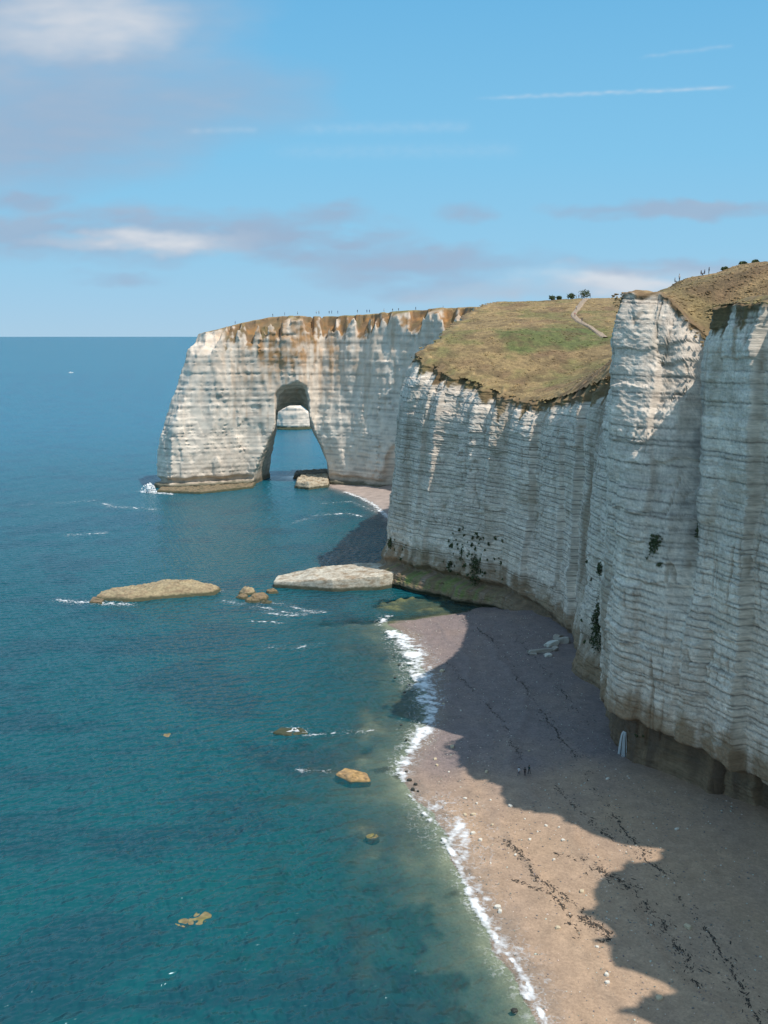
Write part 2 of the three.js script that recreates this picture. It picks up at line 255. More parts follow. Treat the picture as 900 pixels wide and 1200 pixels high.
{
  const C = colsT.length, R = 470, LIP = 12, rows = R + LIP, pos = new Float32Array(C * rows * 3), col = new Float32Array(C * rows * 3), idx = new Uint32Array((C - 1) * (rows - 1) * 6);
  const nrm = colsT.map((t) => { const a = Math.max(0, t - 0.6), b = Math.min(LINE.length - 1, t + 0.6), m = (q, k) => (cat(LINE, q, k) + cat(LINE, q, k + 2)) / 2; const tx = m(b, 0) - m(a, 0), tz = m(b, 1) - m(a, 1), l = Math.hypot(tx, tz); return [-tz / l, tx / l]; });
  for (let c = 0; c < C; c++) {
    const t = colsT[c], bx = cat(LINE, t, 0), bz = cat(LINE, t, 1), tx = cat(LINE, t, 2), tz = cat(LINE, t, 3), uc = cat(LINE, t, 5), pl = cat(LINE, t, 6), yo = cat(LINE, t, 7), [nx, nz] = nrm[c];
    const jag = 0.9 * n3(tx / 3.1, 4.4, tz / 3.1) + 0.5 * n3(tx / 1.1, 4.4, tz / 1.1), yt = LAND(tx, tz) - 0.2 + jag * 0.7, soilEdge = yt - 0.4 - 4 * clamp(0.05 + fbm(tx / 4, 9.1, tz / 4, 4) * 2.4, 0, 1.6) - 1.2 * ss(5, 6, t) * ss(15, 13, t);
    for (let r = 0; r < rows; r++) {
      let x, y, z, k;
      const o = (c * rows + r) * 3;
      if (r < R) {
        const h = r / (R - 1); y = -2.5 + (yt + 2.5) * h;
        const flare = h < 0.18 ? 0.42 * h / 0.18 : 0.42 + 0.4 * (h - 0.18) / 0.82 + 0.18 * ss(0.8, 1, h), tower = 0.25 * h + 0.75 * ss(0.4, 1.0, h), wf = ss(3.5, 4.5, t) * ss(15, 14, t), wt = ss(14.6, 15.6, t) * ss(20.6, 19.4, t), lean = h + (flare - h) * wf + (tower - h) * wt;
        const xw = lerp(bx, tx, lean), zw = lerp(bz, tz, lean), fo = faceOff(arc[c], y) * (0.35 + 0.65 * ss(3, 14, y)), x0 = xw + nx * fo, z0 = zw + nz * fo, yb = dip(x0, y, z0), bi = bedAt(yb);
        // relief
        const rib = 1.3 * n3(x0 / 13, y / 70, z0 / 13) + 0.9 * ridged(x0 / 7, y / 60, z0 / 7, 2) - 0.45, mid = 0.8 * fbm(x0 / 4.2, y / 4.5, z0 / 4.2, 3), fine = 0.42 * fbm(x0 / 1.1, y / 0.55, z0 / 1.1, 3);
        const patchy = clamp(0.85 + 1.2 * n3(x0 / 4.2, yb / 1.6, z0 / 4.2) + 0.8 * n3(x0 / 0.9, yb / 0.6, z0 / 0.9), 0, 1), line = bedLine[bi] * patchy;
        const near = clamp(1.25 - Math.hypot(x0, z0) / 600, 0.6, 1);
        let d = 0.3 * rib + 0.8 * mid + fine + (bedOff[bi] * 0.9 - line * 0.3 * near) * (0.8 + 0.7 * n3(x0 / 9, y / 20, z0 / 9));
        const weather = ss(yt - 8, yt - 0.5, y) * clamp(0.5 + 1.4 * n3(x0 / 3.4 + 4, 6.1, z0 / 3.4), 0, 1.2);       // crumbling upper metres
        d -= weather * 2.0 + ss(yt - 5, yt, y) * 0.7 - 1.0 * weather * ridged(x0 / 2.2, y / 4, z0 / 2.2, 2);
        const yov = yo + 1.1 * n3(x0 / 9, 1.1, z0 / 9) + 0.5 * n3(x0 / 2.2, 3.1, z0 / 2.2), under = 1 - ss(yov - 1.7, yov + 0.5, y), plinth = 1 - ss(yov - 3.6, yov - 2.3, y);
        d -= 1.25 * uc * under * (1 + 0.15 * n3(x0 / 6, y / 4, z0 / 6)); d += plinth * pl * (1 + 0.45 * n3(x0 / 6, 7.7, z0 / 6)) - (pl > 0.6 ? 1.6 * ss(1.6, 0.2, y) : 0);
        if (y < 3) d += 0.3 * ridged(x0 / 3, y / 2, z0 / 3, 2);
        const joint = Math.abs(n3(x0 / 2.8, y / 22, z0 / 2.8)), jointOn = ss(0.05, 0.015, joint) * ss(0.02, 0.25, n3(x0 / 11, y / 13, z0 / 11)); d -= 0.45 * jointOn;
        // gullies: the brown cleft beside the bastion, the dark one in the near wall, small ones in the field cliff
        const cleft = (tc, w, depth, y0, y1) => { const q = (t - tc - 0.05 * n3(3.3, y / 9, tc)) / w; return Math.abs(q) < 1 ? depth * (1 - q * q) * (1 - q * q) * ss(y0 - 6, y0 + 6, y) * (y1 ? ss(y1 + 6, y1 - 6, y) : 1) : 0; };
        d -= cleft(11.75, 0.45, 2.4, 14) + cleft(19.1, 0.8, 2.0, 34) + cleft(9.6, 0.25, 1.8, 26) + cleft(7.4, 0.3, 1.6, 30) + cleft(8.3, 0.2, 1.2, 34) + cleft(16.5, 0.18, 0.9, 20, 60);
        x = x0 + nx * d; z = z0 + nz * d;
        // colour: chalk, bed tone, flint seams, stains
        const big = fbm(x0 / 16, y / 22, z0 / 16, 3), streak = fbm(x0 / 3.2, y / 30, z0 / 3.2, 4), blot = fbm(x0 / 2.6, y / 2.2, z0 / 2.6, 4), grain = n3(x0 / 0.35, y / 0.3, z0 / 0.35);
        k = mix3(CH.grey, CH.chalk, clamp(0.75 + 0.9 * big + 0.7 * blot, 0, 1.05));
        k = scl3(k, bedTone[bi] * (1 + 0.18 * grain + 0.2 * blot));
        k = mix3(k, CH.flint, clamp(line * 1.35, 0, 0.92)); k = mix3(k, CH.grey, clamp(bedLineWide[bi] * 0.35 * (0.4 + patchy), 0, 0.5)); if (n3(x0 / 0.55, yb / 0.3, z0 / 0.55) > 0.62 - 0.5 * bedLineWide[bi]) k = mix3(k, CH.flint, 0.4);
        const fineLine = Math.abs(n3(x0 / 14, yb * 1.9, z0 / 14)); if (fineLine < 0.12) k = mix3(k, CH.brown, (0.12 - fineLine) * 2);
        k = mix3(k, CH.brown, clamp((streak - 0.14) * 1.1 * ss(4, 26, y) + 0.1 * ss(0.1, 0.5, big), 0, 0.6));
        const bs = (tc, w, y0, y1, amt) => { const q = (t - tc + 0.1 * n3(1.3, y / 7, tc) - 0.004 * (y - 30)) / w; if (Math.abs(q) < 1) k = mix3(k, CH.brown, amt * (1 - Math.abs(q) ** 3) * ss(y0 - 5, y0 + 5, y) * ss(y1 + 5, y1 - 5, y) * clamp(0.8 + 1.2 * streak, 0, 1)); };
        bs(11.75, 0.45, 14, 78, 0.85); bs(13.2, 0.9, 2, 16, 0.7); bs(15.95, 0.35, 4, 45, 0.6); bs(5.4, 0.5, 10, 62, 0.45); bs(6.3, 0.35, 8, 60, 0.3); bs(12.2, 0.25, 14, 70, 0.3); bs(8.7, 0.2, 40, 68, 0.4);
        // dark shadow of the near gully, painted into the chalk colour
        if (t > 18.2 && t < 20.4) { const q = 1 - Math.abs((t - 19.3) / 0.8); k = mix3(k, CH.flint, clamp((q + 0.9 * blot + 0.2 * streak - 0.25) * 1.6, 0, 0.62) * ss(40, 52, y) * ss(86, 72, y)); }
        k = mix3(k, CH.brown, 0.5 * jointOn);
        // ochre and soil near the edge, moss and wet rock at the foot
        k = mix3(k, CH.ochre, clamp((streak + 0.35 * big - 0.22) * 2.2, 0, 0.4) * ss(yt - 16, yt - 3, y));
        k = mix3(k, mix3(CH.soil, grassColor(x, z), 0.55), ss(soilEdge - 0.9, soilEdge + 0.5, y + 2.4 * blot));
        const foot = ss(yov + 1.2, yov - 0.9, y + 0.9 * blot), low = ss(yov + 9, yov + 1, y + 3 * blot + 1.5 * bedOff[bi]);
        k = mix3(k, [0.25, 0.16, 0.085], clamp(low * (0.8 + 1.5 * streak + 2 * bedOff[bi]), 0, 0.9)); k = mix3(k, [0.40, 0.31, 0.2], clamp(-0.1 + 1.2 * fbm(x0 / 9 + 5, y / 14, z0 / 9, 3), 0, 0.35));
        k = mix3(k, mix3(CH.wet, CH.brown, clamp(0.3 + streak * 1.8 + 0.8 * bedOff[bi], 0, 1)), foot * (0.92 - 0.5 * ss(4.6, 5.4, t) * ss(10.5, 9, t)));
        if (t > 6 && t < 9.5) k = mix3(k, CH.alga, clamp((streak + 0.17) * 2.0, 0, 0.8) * ss(1.6, 3, y) * ss(yov - 1.6, yov - 2.8, y) * ss(6, 6.6, t) * ss(9.2, 8.4, t));
        if (t > 5 && t < 10) k = mix3(k, CH.weed, ss(2.0, 1.0, y + 0.6 * blot) * 0.9);
      } else {
        const w = (r - R + 1) * 0.42, jit = 0.5 * n3(tx / 1.4, w, tz / 1.4);
        const o0 = (c * rows + R - 1) * 3, ix = pos[o0] - nx * w, iz = pos[o0 + 2] - nz * w;
        x = ix; z = iz;
        y = lerp(pos[o0 + 1] + 0.15, LAND(ix, iz) + 0.3 + 0.25 * jit, ss(0, 3, w)) - 0.9 * ss(3.4, 5, w);
        k = grassColor(x, z); k = mix3(k, CH.soil, clamp(0.7 - w / 3 + fbm(x, 1.1, z, 2), 0, 0.8));
      }
      pos[o] = x; pos[o + 1] = y; pos[o + 2] = z; col[o] = k[0]; col[o + 1] = k[1]; col[o + 2] = k[2];
    }
  }
  let q = 0;
  const uvs = new Float32Array(C * rows * 2); for (let c = 0; c < C; c++) for (let r = 0; r < rows; r++) { const k = c * rows + r; uvs[k * 2] = arc[c] / 13 + 0.04 * n3(arc[c] / 9, pos[k * 3 + 1] / 9, 1); uvs[k * 2 + 1] = (r < R ? pos[k * 3 + 1] : pos[k * 3 + 1] + (r - R) * 0.42) / 13; }
  for (let c = 0; c < C - 1; c++) for (let r = 0; r < rows - 1; r++) { const a = c * rows + r, b = a + rows; idx[q++] = a; idx[q++] = b; idx[q++] = a + 1; idx[q++] = b; idx[q++] = b + 1; idx[q++] = a + 1; }
  top(new THREE.Mesh(geo(pos, idx, col, uvs), M.cliff), 'chalk_cliff', 'long banded white chalk cliff standing over the beach', 'cliff', null, 'structure');
  // lookup of a place on the wall by line parameter and height
  wallPoint.get = (t, y) => { let c = 0; while (c < C - 1 && colsT[c] < t) c++; let r = 0; while (r < R - 1 && pos[(c * rows + r) * 3 + 1] < y) r++; const o = (c * rows + r) * 3; return [pos[o], pos[o + 1], pos[o + 2], nrm[c][0], nrm[c][1]]; };
  wallPoint.raw = { pos, nrm, C, R, rows };
}

// ------------------------------------------------------------------ the land on top
const PATH = [[500, 687, 348], [470, 680, 354], [440, 672, 362], [425, 668, 369], [405, 675, 378], [390, 688, 387], [372, 706, 398]].map(([d, u]) => { const x = (u - 450) / FOCAL * d; return [x, -d]; });
const distPath = (x, z) => { let m = 1e9; for (let i = 0; i < PATH.length - 1; i++) { const [ax, az] = PATH[i], [bx, bz] = PATH[i + 1], t = clamp(((x - ax) * (bx - ax) + (z - az) * (bz - az)) / ((bx - ax) ** 2 + (bz - az) ** 2), 0, 1); m = Math.min(m, Math.hypot(x - ax - t * (bx - ax), z - az - t * (bz - az))); } return m; };
const GROUND = (x, z) => LAND(x, z) + 0.35 * fbm(x / 5, 2.2, z / 5, 3) + 0.8 * fbm(x / 22, 5.2, z / 22, 2);
{
  const X0 = 6, X1 = 330, Z0 = -640, Z1 = -60, xs = [], zs = [];
  for (let x = X0; x < X1; x += x < 130 ? 0.8 : 5) xs.push(x);
  for (let z = Z1; z > Z0; z -= z > -330 ? 0.9 : 1.3) zs.push(z);
  const W = xs.length, H = zs.length, id = new Int32Array(W * H).fill(-1), pos = [], col = [], idx = [];
  const edge = TOPLINE.filter((_, i) => i % 6 === 0);
  for (let j = 0; j < H; j++) {
    const near = edge.filter((e) => Math.abs(e[1] - zs[j]) < 6);
    for (let i = 0; i < W; i++) {
      const x = xs[i], z = zs[j];
      if (!insideLand(x, z)) continue;
      let m = 99; for (const e of near) m = Math.min(m, Math.hypot(e[0] - x, e[1] - z));
      if (m < 2.2) continue;
      const dp = z < -360 ? distPath(x, z) : 99;
      id[j * W + i] = pos.length / 3;
      pos.push(x, GROUND(x, z) + 0.25 * n3(x / 1.3, 7, z / 1.3) - 0.5 * ss(2.2, 1.2, dp), z);
      col.push(...grassColor(x, z));
    }
  }
  for (let j = 0; j < H - 1; j++) for (let i = 0; i < W - 1; i++) { const a = id[j * W + i], b = id[j * W + i + 1], c = id[(j + 1) * W + i], d = id[(j + 1) * W + i + 1]; if (a < 0 || b < 0 || c < 0 || d < 0) continue; idx.push(a, b, c, b, d, c); }
  top(new THREE.Mesh(geo(pos, idx, col, planar(pos, 17)), M.grass), 'grassy_hill', 'dry brown and green grassland on top of the cliff', 'hill', null, 'structure');
  // trodden path
  const pp = [], pc = [], pi = [], curve = new THREE.CatmullRomCurve3(PATH.map(([x, z]) => new THREE.Vector3(x, 0, z))), n = 160, across = 8;
  for (let i = 0; i <= n; i++) {
    const p = curve.getPointAt(i / n), tg = curve.getTangentAt(i / n);
    for (let j = 0; j <= across; j++) {
      const w = (j / across - 0.5) * (2.3 + 0.9 * n3(i / 9, 1.5, 2.5)), x = p.x - tg.z * w, z = p.z + tg.x * w;
      pp.push(x, GROUND(x, z) + 0.1 - 0.5 * (Math.abs(j - across / 2) === across / 2 ? 1 : 0) + 0.06 * n3(x, 1, z), z);
      pc.push(...scl3([0.36, 0.275, 0.195], 1 + 0.35 * fbm(x / 1.2, 4, z / 1.2, 3)));
    }
  }
  for (let i = 0; i < n; i++) for (let j = 0; j < across; j++) { const a = i * (across + 1) + j, b = a + across + 1; pi.push(a, a + 1, b, b, a + 1, b + 1); }
  top(new THREE.Mesh(geo(pp, pi, pc, planar(pp, 17)), M.grass), 'footpath', 'sandy trodden footpath climbing the grassy hill', 'path', null, 'structure');
}

// ------------------------------------------------------------------ surface of a solid given by a distance function (surface nets)
function netSurface(f, lo, hi, step) {
  const nx = Math.ceil((hi[0] - lo[0]) / step) + 1, ny = Math.ceil((hi[1] - lo[1]) / step) + 1, nz = Math.ceil((hi[2] - lo[2]) / step) + 1, v = new Float32Array(nx * ny * nz), id = new Int32Array(nx * ny * nz).fill(-1), pos = [], idx = [];
  const at3 = (i, j, k) => (j * nz + k) * nx + i;
  for (let j = 0; j < ny; j++) for (let k = 0; k < nz; k++) for (let i = 0; i < nx; i++) v[at3(i, j, k)] = f(lo[0] + i * step, lo[1] + j * step, lo[2] + k * step, i, j, k);
  const E = [[0, 1], [2, 3], [4, 5], [6, 7], [0, 2], [1, 3], [4, 6], [5, 7], [0, 4], [1, 5], [2, 6], [3, 7]], g = new Float32Array(8);
  for (let j = 0; j < ny - 1; j++) for (let k = 0; k < nz - 1; k++) for (let i = 0; i < nx - 1; i++) {
    let m = 0;
    for (let c = 0; c < 8; c++) { g[c] = v[at3(i + (c & 1), j + ((c >> 1) & 1), k + (c >> 2))]; if (g[c] < 0) m |= 1 << c; }
    if (m === 0 || m === 255) continue;
    let sx = 0, sy = 0, sz = 0, n = 0;
    for (const [a, b] of E) if ((g[a] < 0) !== (g[b] < 0)) { const t = g[a] / (g[a] - g[b]); sx += (a & 1) + t * ((b & 1) - (a & 1)); sy += ((a >> 1) & 1) + t * (((b >> 1) & 1) - ((a >> 1) & 1)); sz += (a >> 2) + t * ((b >> 2) - (a >> 2)); n++; }
    id[at3(i, j, k)] = pos.length / 3;
    pos.push(lo[0] + (i + sx / n) * step, lo[1] + (j + sy / n) * step, lo[2] + (k + sz / n) * step);
  }
  const quad = (a, b, c, d, flip) => { if (a < 0 || b < 0 || c < 0 || d < 0) return; if (flip) idx.push(a, c, b, a, d, c); else idx.push(a, b, c, a, c, d); };
  for (let j = 1; j < ny - 1; j++) for (let k = 1; k < nz - 1; k++) for (let i = 1; i < nx - 1; i++) {
    const s = v[at3(i, j, k)] < 0;
    if (s !== v[at3(i + 1, j, k)] < 0) quad(id[at3(i, j, k)], id[at3(i, j, k - 1)], id[at3(i, j - 1, k - 1)], id[at3(i, j - 1, k)], s);
    if (s !== v[at3(i, j + 1, k)] < 0) quad(id[at3(i, j, k)], id[at3(i - 1, j, k)], id[at3(i - 1, j, k - 1)], id[at3(i, j, k - 1)], s);
    if (s !== v[at3(i, j, k + 1)] < 0) quad(id[at3(i, j, k)], id[at3(i, j - 1, k)], id[at3(i - 1, j - 1, k)], id[at3(i - 1, j, k)], s);
  }
  return { pos: new Float32Array(pos), idx: new Uint32Array(idx) };
}
function sdPoly(P, x, z) {
  let d = 1e9, s = 1;
  for (let i = 0, j = P.length - 1; i < P.length; j = i++) {
    const ex = P[j][0] - P[i][0], ez = P[j][1] - P[i][1], wx = x - P[i][0], wz = z - P[i][1], t = clamp((wx * ex + wz * ez) / (ex * ex + ez * ez), 0, 1), bx = wx - ex * t, bz = wz - ez * t;
    d = Math.min(d, bx * bx + bz * bz);
    const a = z >= P[i][1], b = z < P[j][1], c = ex * wz > ez * wx;
    if ((a && b && c) || (!a && !b && !c)) s = -s;
  }
  return s * Math.sqrt(d);
}

// ------------------------------------------------------------------ the great arch
{
  const BASE = [[-129, -576], [-120, -567], [-100, -573], [-77, -584], [-62, -585], [-48, -580], [-40, -590], [-20, -580], [5, -559], [25, -541], [40, -522], [110, -520], [110, -660], [20, -640], [-40, -622], [-75, -618], [-105, -612], [-127, -598]];
  const TOPP = [[-106, -585], [-100, -579], [-88, -578], [-72, -580], [-60, -582], [-46, -586], [-34, -595], [-13, -584], [10, -566], [30, -543], [46, -522], [110, -520], [110, -660], [20, -636], [-40, -616], [-75, -611], [-98, -605], [-107, -598]];
  const prof = (list, z) => list.map(([u, v]) => { const r = ray(u, v), t = z / r[2]; return [r[0] * t, EYE + r[1] * t]; });
  const FRONT = prof([[293, 590], [296, 558], [303, 540], [314, 516], [322, 503], [321, 462], [328, 452], [348, 446], [364, 453], [363, 486], [370, 506], [381, 527], [386, 550], [388, 590]], -583), BACK = prof([[311, 590], [317, 532], [324, 502], [325, 482], [338, 475], [352, 474], [362, 481], [364, 500], [375, 520], [383, 540], [389, 590]], -614);
  const toothAt = (x, z) => clamp(0.42 + 1.5 * n3(x / 10, 1.7, z / 14) + 1.0 * n3(x / 3.8, 5.7, z / 9) + 0.5 * n3(x / 1.7, 2.7, z / 6), 0, 1);
  const step = 0.8, lo = [-136, -2, -646], hi = [60, 104, -515], nx = Math.ceil((hi[0] - lo[0]) / step) + 1, nz = Math.ceil((hi[2] - lo[2]) / step) + 1;
  const land = new Float32Array(nx * nz), tooth = new Float32Array(nx * nz);
  for (let k = 0; k < nz; k++) for (let i = 0; i < nx; i++) { const x = lo[0] + i * step, z = lo[2] + k * step; land[k * nx + i] = LAND(x, z) + 0.7 * fbm(x / 6, 3.3, z / 6, 3); tooth[k * nx + i] = toothAt(x, z); }
  const SL = 5, slice = new Map();                                     // plan distances every fifth level
  const sliceAt = (m) => {
    if (!slice.has(m)) { const y = lo[1] + m * SL * step, p = y < 30 ? 0.08 * Math.max(0, y) / 30 : Math.min(1, 0.08 + 0.92 * (y - 30) / 56), poly = BASE.map((b, q) => [lerp(b[0], TOPP[q][0], p), lerp(b[1], TOPP[q][1], p)]), a = new Float32Array(nx * nz); for (let k = 0; k < nz; k++) for (let i = 0; i < nx; i++) a[k * nx + i] = sdPoly(poly, lo[0] + i * step, lo[2] + k * step); slice.set(m, a); }
    return slice.get(m);
  };
  let levelJ = -1, sa, sb, sf;
  const solid = (x, y, z, i, j, k) => {
    if (j !== levelJ) { levelJ = j; const m = Math.floor(j / SL); sa = sliceAt(m); sb = sliceAt(m + 1); sf = j / SL - m; }
    const q = k * nx + i, ld = land[q], tt = tooth[q], y0 = ld - 15 + 12 * tt;
    let d = sa[q] + (sb[q] - sa[q]) * sf;
    if (d > 6 || y > ld + 2) return Math.max(d, y - ld);
    if (d < -10 && y < ld - 20 && (x < -95 || x > -30)) return d;
    const yb = dip(x, y, z), bi = bedAt(yb * 0.72 + 20);
    d += ss(y0, ld, y) * (3 + 9 * (ld - y0) / 15) * (x < -88 ? ss(-106, -88, x) * 0.8 + 0.2 : 1);                       // soil slope under the edge, chalk teeth standing out of it
    d -= 1.6 * n3(x / 15, y / 40, z / 15) + 1.1 * ridged(x / 8, y / 18, z / 8, 3) - 0.5 + 0.5 * ridged(x / 5, y / 4, z / 5, 4) + 0.35 * fbm(x / 2.2, y / 1.6, z / 2.2, 3) - 0.3 + 1.3 * Math.round(1.6 * n3(x / 9, y / 45, z / 9)) * 0.5 + bedOff[bi] * 1.0 - bedLineWide[bi] * 0.4;
    d += 2.4 * ss(6.5, 4.5, y + 1.2 * n3(x / 8, 2, z / 8)) - 3.4 * ss(3.4, 2.2, y + 0.8 * n3(x / 5, 2, z / 5));       // notch above the tide ledge
    // hollow in the wall right of the arch
    d = Math.max(d, -(Math.hypot(x - 4, y * 0.45, z + 553) - 13.5 + 1.5 * n3(x / 5, y / 5, z / 5)));
    // the opening
    const s = clamp((-583 - z) / 31, -0.6, 1.6), tun = lerp(sdPoly(FRONT, x, y), sdPoly(BACK, x, y), s) + 0.8 * fbm(x / 5, y / 5, z / 5, 3) + bedOff[bi] * 1.2;
    if (x > -95 && x < -30) d = Math.max(d, -tun);
    return Math.max(d, y - ld);
  };
  const { pos, idx } = netSurface(solid, lo, hi, step), n = pos.length / 3, col = new Float32Array(n * 3);
  const g = geo(pos, idx), nn = g.attributes.normal.array;
  for (let q = 0; q < n; q++) {
    const x = pos[q * 3], y = pos[q * 3 + 1], z = pos[q * 3 + 2], yb = dip(x, y, z), bi = bedAt(yb * 0.72 + 20), ld = LAND(x, z);
    const big = fbm(x / 18, y / 24, z / 18, 3), streak = fbm(x / 3.2, y / 34, z / 5, 3), blot = fbm(x / 4, y / 4, z / 4, 4), grain = n3(x / 0.9, y / 0.8, z / 0.9);
    let k = mix3(CH.grey, CH.chalk, clamp(0.92 + 0.8 * big + 0.6 * blot, 0, 1.1));
    k = scl3(k, (0.5 + 0.5 * bedTone[bi]) * (1.02 + 0.12 * grain + 0.2 * blot));
    k = mix3(k, CH.flint, clamp(bedLineWide[bi] * 0.62 * clamp(0.6 + 1.6 * n3(x / 6, yb / 3, z / 6), 0, 1), 0, 0.5));
    const och = clamp((streak + 0.6 * big + 0.3) * 2, 0, 1) * (0.35 + 0.65 * ss(-95, -70, x) * ss(-8, -34, x)) * ss(46, 78, y + 14 * streak);
    k = mix3(k, CH.ochre, och * clamp(0.75 + 1.6 * blot, 0.15, 0.92));
    k = mix3(k, mix3(CH.ochre, CH.chalk, 0.35), clamp((fbm(x / 4, y / 50, z / 7 + 3, 3) - 0.15) * 2.5, 0, 0.5) * ss(10, 40, y) * ss(-100, -85, x));
    const flat = nn[q * 3 + 1], ye = ld - 13 + 12.5 * toothAt(x, z), soil = ss(-97, -84, x + 5 * blot) * clamp(0.92 * ss(ye - 2, ye + 3, y + 9 * blot + 4 * fbm(x / 9, y / 7, z / 9 + 4, 3)) + 0.5 * ss(0.3, 0.6, flat) * ss(ld - 22, ld - 12, y), 0, 1);
    const sc = mix3(mix3(CH.soil, CH.ochre, clamp(0.35 + 1.8 * fbm(x / 7, y / 9, z / 7, 3), 0, 1)), [0.12, 0.105, 0.045], clamp(0.2 + 1.6 * fbm(x / 6 + 9, y / 7, z / 6, 3), 0, 0.85));
    k = mix3(k, sc, soil);
    k = mix3(k, grassColor(x, z), ss(ld - 2.5, ld - 0.4, y + blot) * ss(0.4, 0.7, flat));
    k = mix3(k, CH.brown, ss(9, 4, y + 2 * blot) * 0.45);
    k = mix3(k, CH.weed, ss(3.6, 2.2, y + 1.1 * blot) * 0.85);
    if (z < -590 && x > -90 && x < -44) k = mix3(k, CH.brown, 0.42 + 0.4 * streak);                                  // shade inside the opening, painted in as brown
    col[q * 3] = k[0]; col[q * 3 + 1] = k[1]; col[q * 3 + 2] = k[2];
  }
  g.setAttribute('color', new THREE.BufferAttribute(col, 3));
  top(new THREE.Mesh(g, M.rock), 'sea_arch', 'massive white chalk headland pierced by a tall sea arch', 'sea arch');
}

// ------------------------------------------------------------------ the stack beyond the arch
function rockSurface(name, label, category, sdf, lo, hi, step, paint, group) {
  const { pos, idx } = netSurface(sdf, lo, hi, step), g = geo(pos, idx), n = pos.length / 3, col = new Float32Array(n * 3), nn = g.attributes.normal.array;
  for (let q = 0; q < n; q++) { const k = paint(pos[q * 3], pos[q * 3 + 1], pos[q * 3 + 2], nn[q * 3 + 1]); col[q * 3] = k[0]; col[q * 3 + 1] = k[1]; col[q * 3 + 2] = k[2]; }
  g.setAttribute('color', new THREE.BufferAttribute(col, 3));
  return top(new THREE.Mesh(g, M.rock), name, label, category, group);
}
{
  const c = at(343, 502, 0), P = [[-17, 8], [-8, 14], [6, 15], [16, 9], [19, -4], [10, -14], [-8, -15], [-19, -6]];
  rockSurface('chalk_stack', 'blocky white chalk rock standing in the sea, framed by the arch', 'sea stack', (x, y, z) => {
    const X = x - c[0], Z = z - c[2], k = 1 + 0.18 * Math.max(0, y) / 20;
    return Math.max((sdPoly(P, X * k, Z * k) + 2 * ss(3.5, 1.5, y) - 3 * ss(2.2, 1, y)) - 2.2 * fbm(x / 7, y / 7, z / 7, 3) - 2 * bedOff[bedAt(y)], y - 21 + 0.03 * X * X + 2.5 * n3(x / 6, 3, z / 6));
  }, [c[0] - 26, -2, c[2] - 24], [c[0] + 26, 24, c[2] + 24], 0.9, (x, y, z) => {
    let k = scl3(mix3(CH.grey, CH.chalk, clamp(0.8 + fbm(x / 5, y / 6, z / 5, 3), 0, 1)), bedTone[bedAt(y * 0.7)]);
    k = mix3(k, CH.flint, bedLineWide[bedAt(y * 0.7)] * 0.4);
    return mix3(k, CH.weed, ss(3.6, 2, y));
  });
}

// ------------------------------------------------------------------ beach and sea bed
const SHORE = [[455, 728], [480, 747], [497, 777], [506, 815], [508, 838], [490, 870], [473, 900], [484, 930], [508, 957], [530, 990], [550, 1040], [580, 1100], [610, 1150], [640, 1200]].map(([u, v]) => at(u, v, 0));
const SHP = [[-60, 30], ...SHORE.map((p) => [p[2], p[0]]).reverse(), [-300, 10], [-311, 24], [-322, 36], [-340, 60], [-700, 400]].map((p) => p).sort((a, b) => b[0] - a[0]);
function shoreX(z) { let i = 0; while (i < SHP.length - 2 && z < SHP[i + 1][0]) i++; const t = clamp((z - SHP[i][0]) / (SHP[i + 1][0] - SHP[i][0]), 0, 1); return lerp(SHP[i][1], SHP[i + 1][1], t * t * (3 - 2 * t)); }
const blob = (x, z, cx, cz, rx, rz) => { const a = (x - cx) / rx, b = (z - cz) / rz; return 1 - a * a - b * b; };
function bedY(x, z) {
  const d = x - shoreX(z) + 1.4 * n3(x / 14, 3.1, z / 9) + 0.5 * n3(x / 4, 3.1, z / 3);
  let y;
  if (d > 0) y = 0.22 * Math.exp(-(((d - 11 - 3 * n3(x / 9, 8, z / 12)) / 1.3) ** 2)) + 0.25 * Math.exp(-(((d - 21 - 3 * n3(x / 9, 4, z / 12)) / 1.5) ** 2)) + 0.055 * d + 0.9 * ss(6, 26, d) + 0.5 * ss(22, 34, d) - 0.25 * ss(0, 30, d);
  else y = Math.max(-11, 0.085 * d - 0.0005 * d * d) - 0.35 * ss(0, -6, d);
  const reef = clamp(0.9 * blob(x, z, 17, -319, 24, 13) + 0.5 * fbm(x / 6, 2, z / 6, 3), 0, 1);
  if (d < 4) y = lerp(y, -0.55 + 0.6 * fbm(x / 3.5, 1.2, z / 3.5, 3), ss(0, 0.5, reef));
  if (d < 0) y += (0.5 + 0.04 * -d) * clamp(fbm(x / 7 + 9, 5.2, z / 7, 3) * 2.2, 0, 1) * ss(0, -12, d);
  return y + 0.05 * fbm(x / 1.2, 4.1, z / 1.2, 2) + (d > 0 ? 0.12 * n3(x / 6, 2, z / 6) : 0);
}
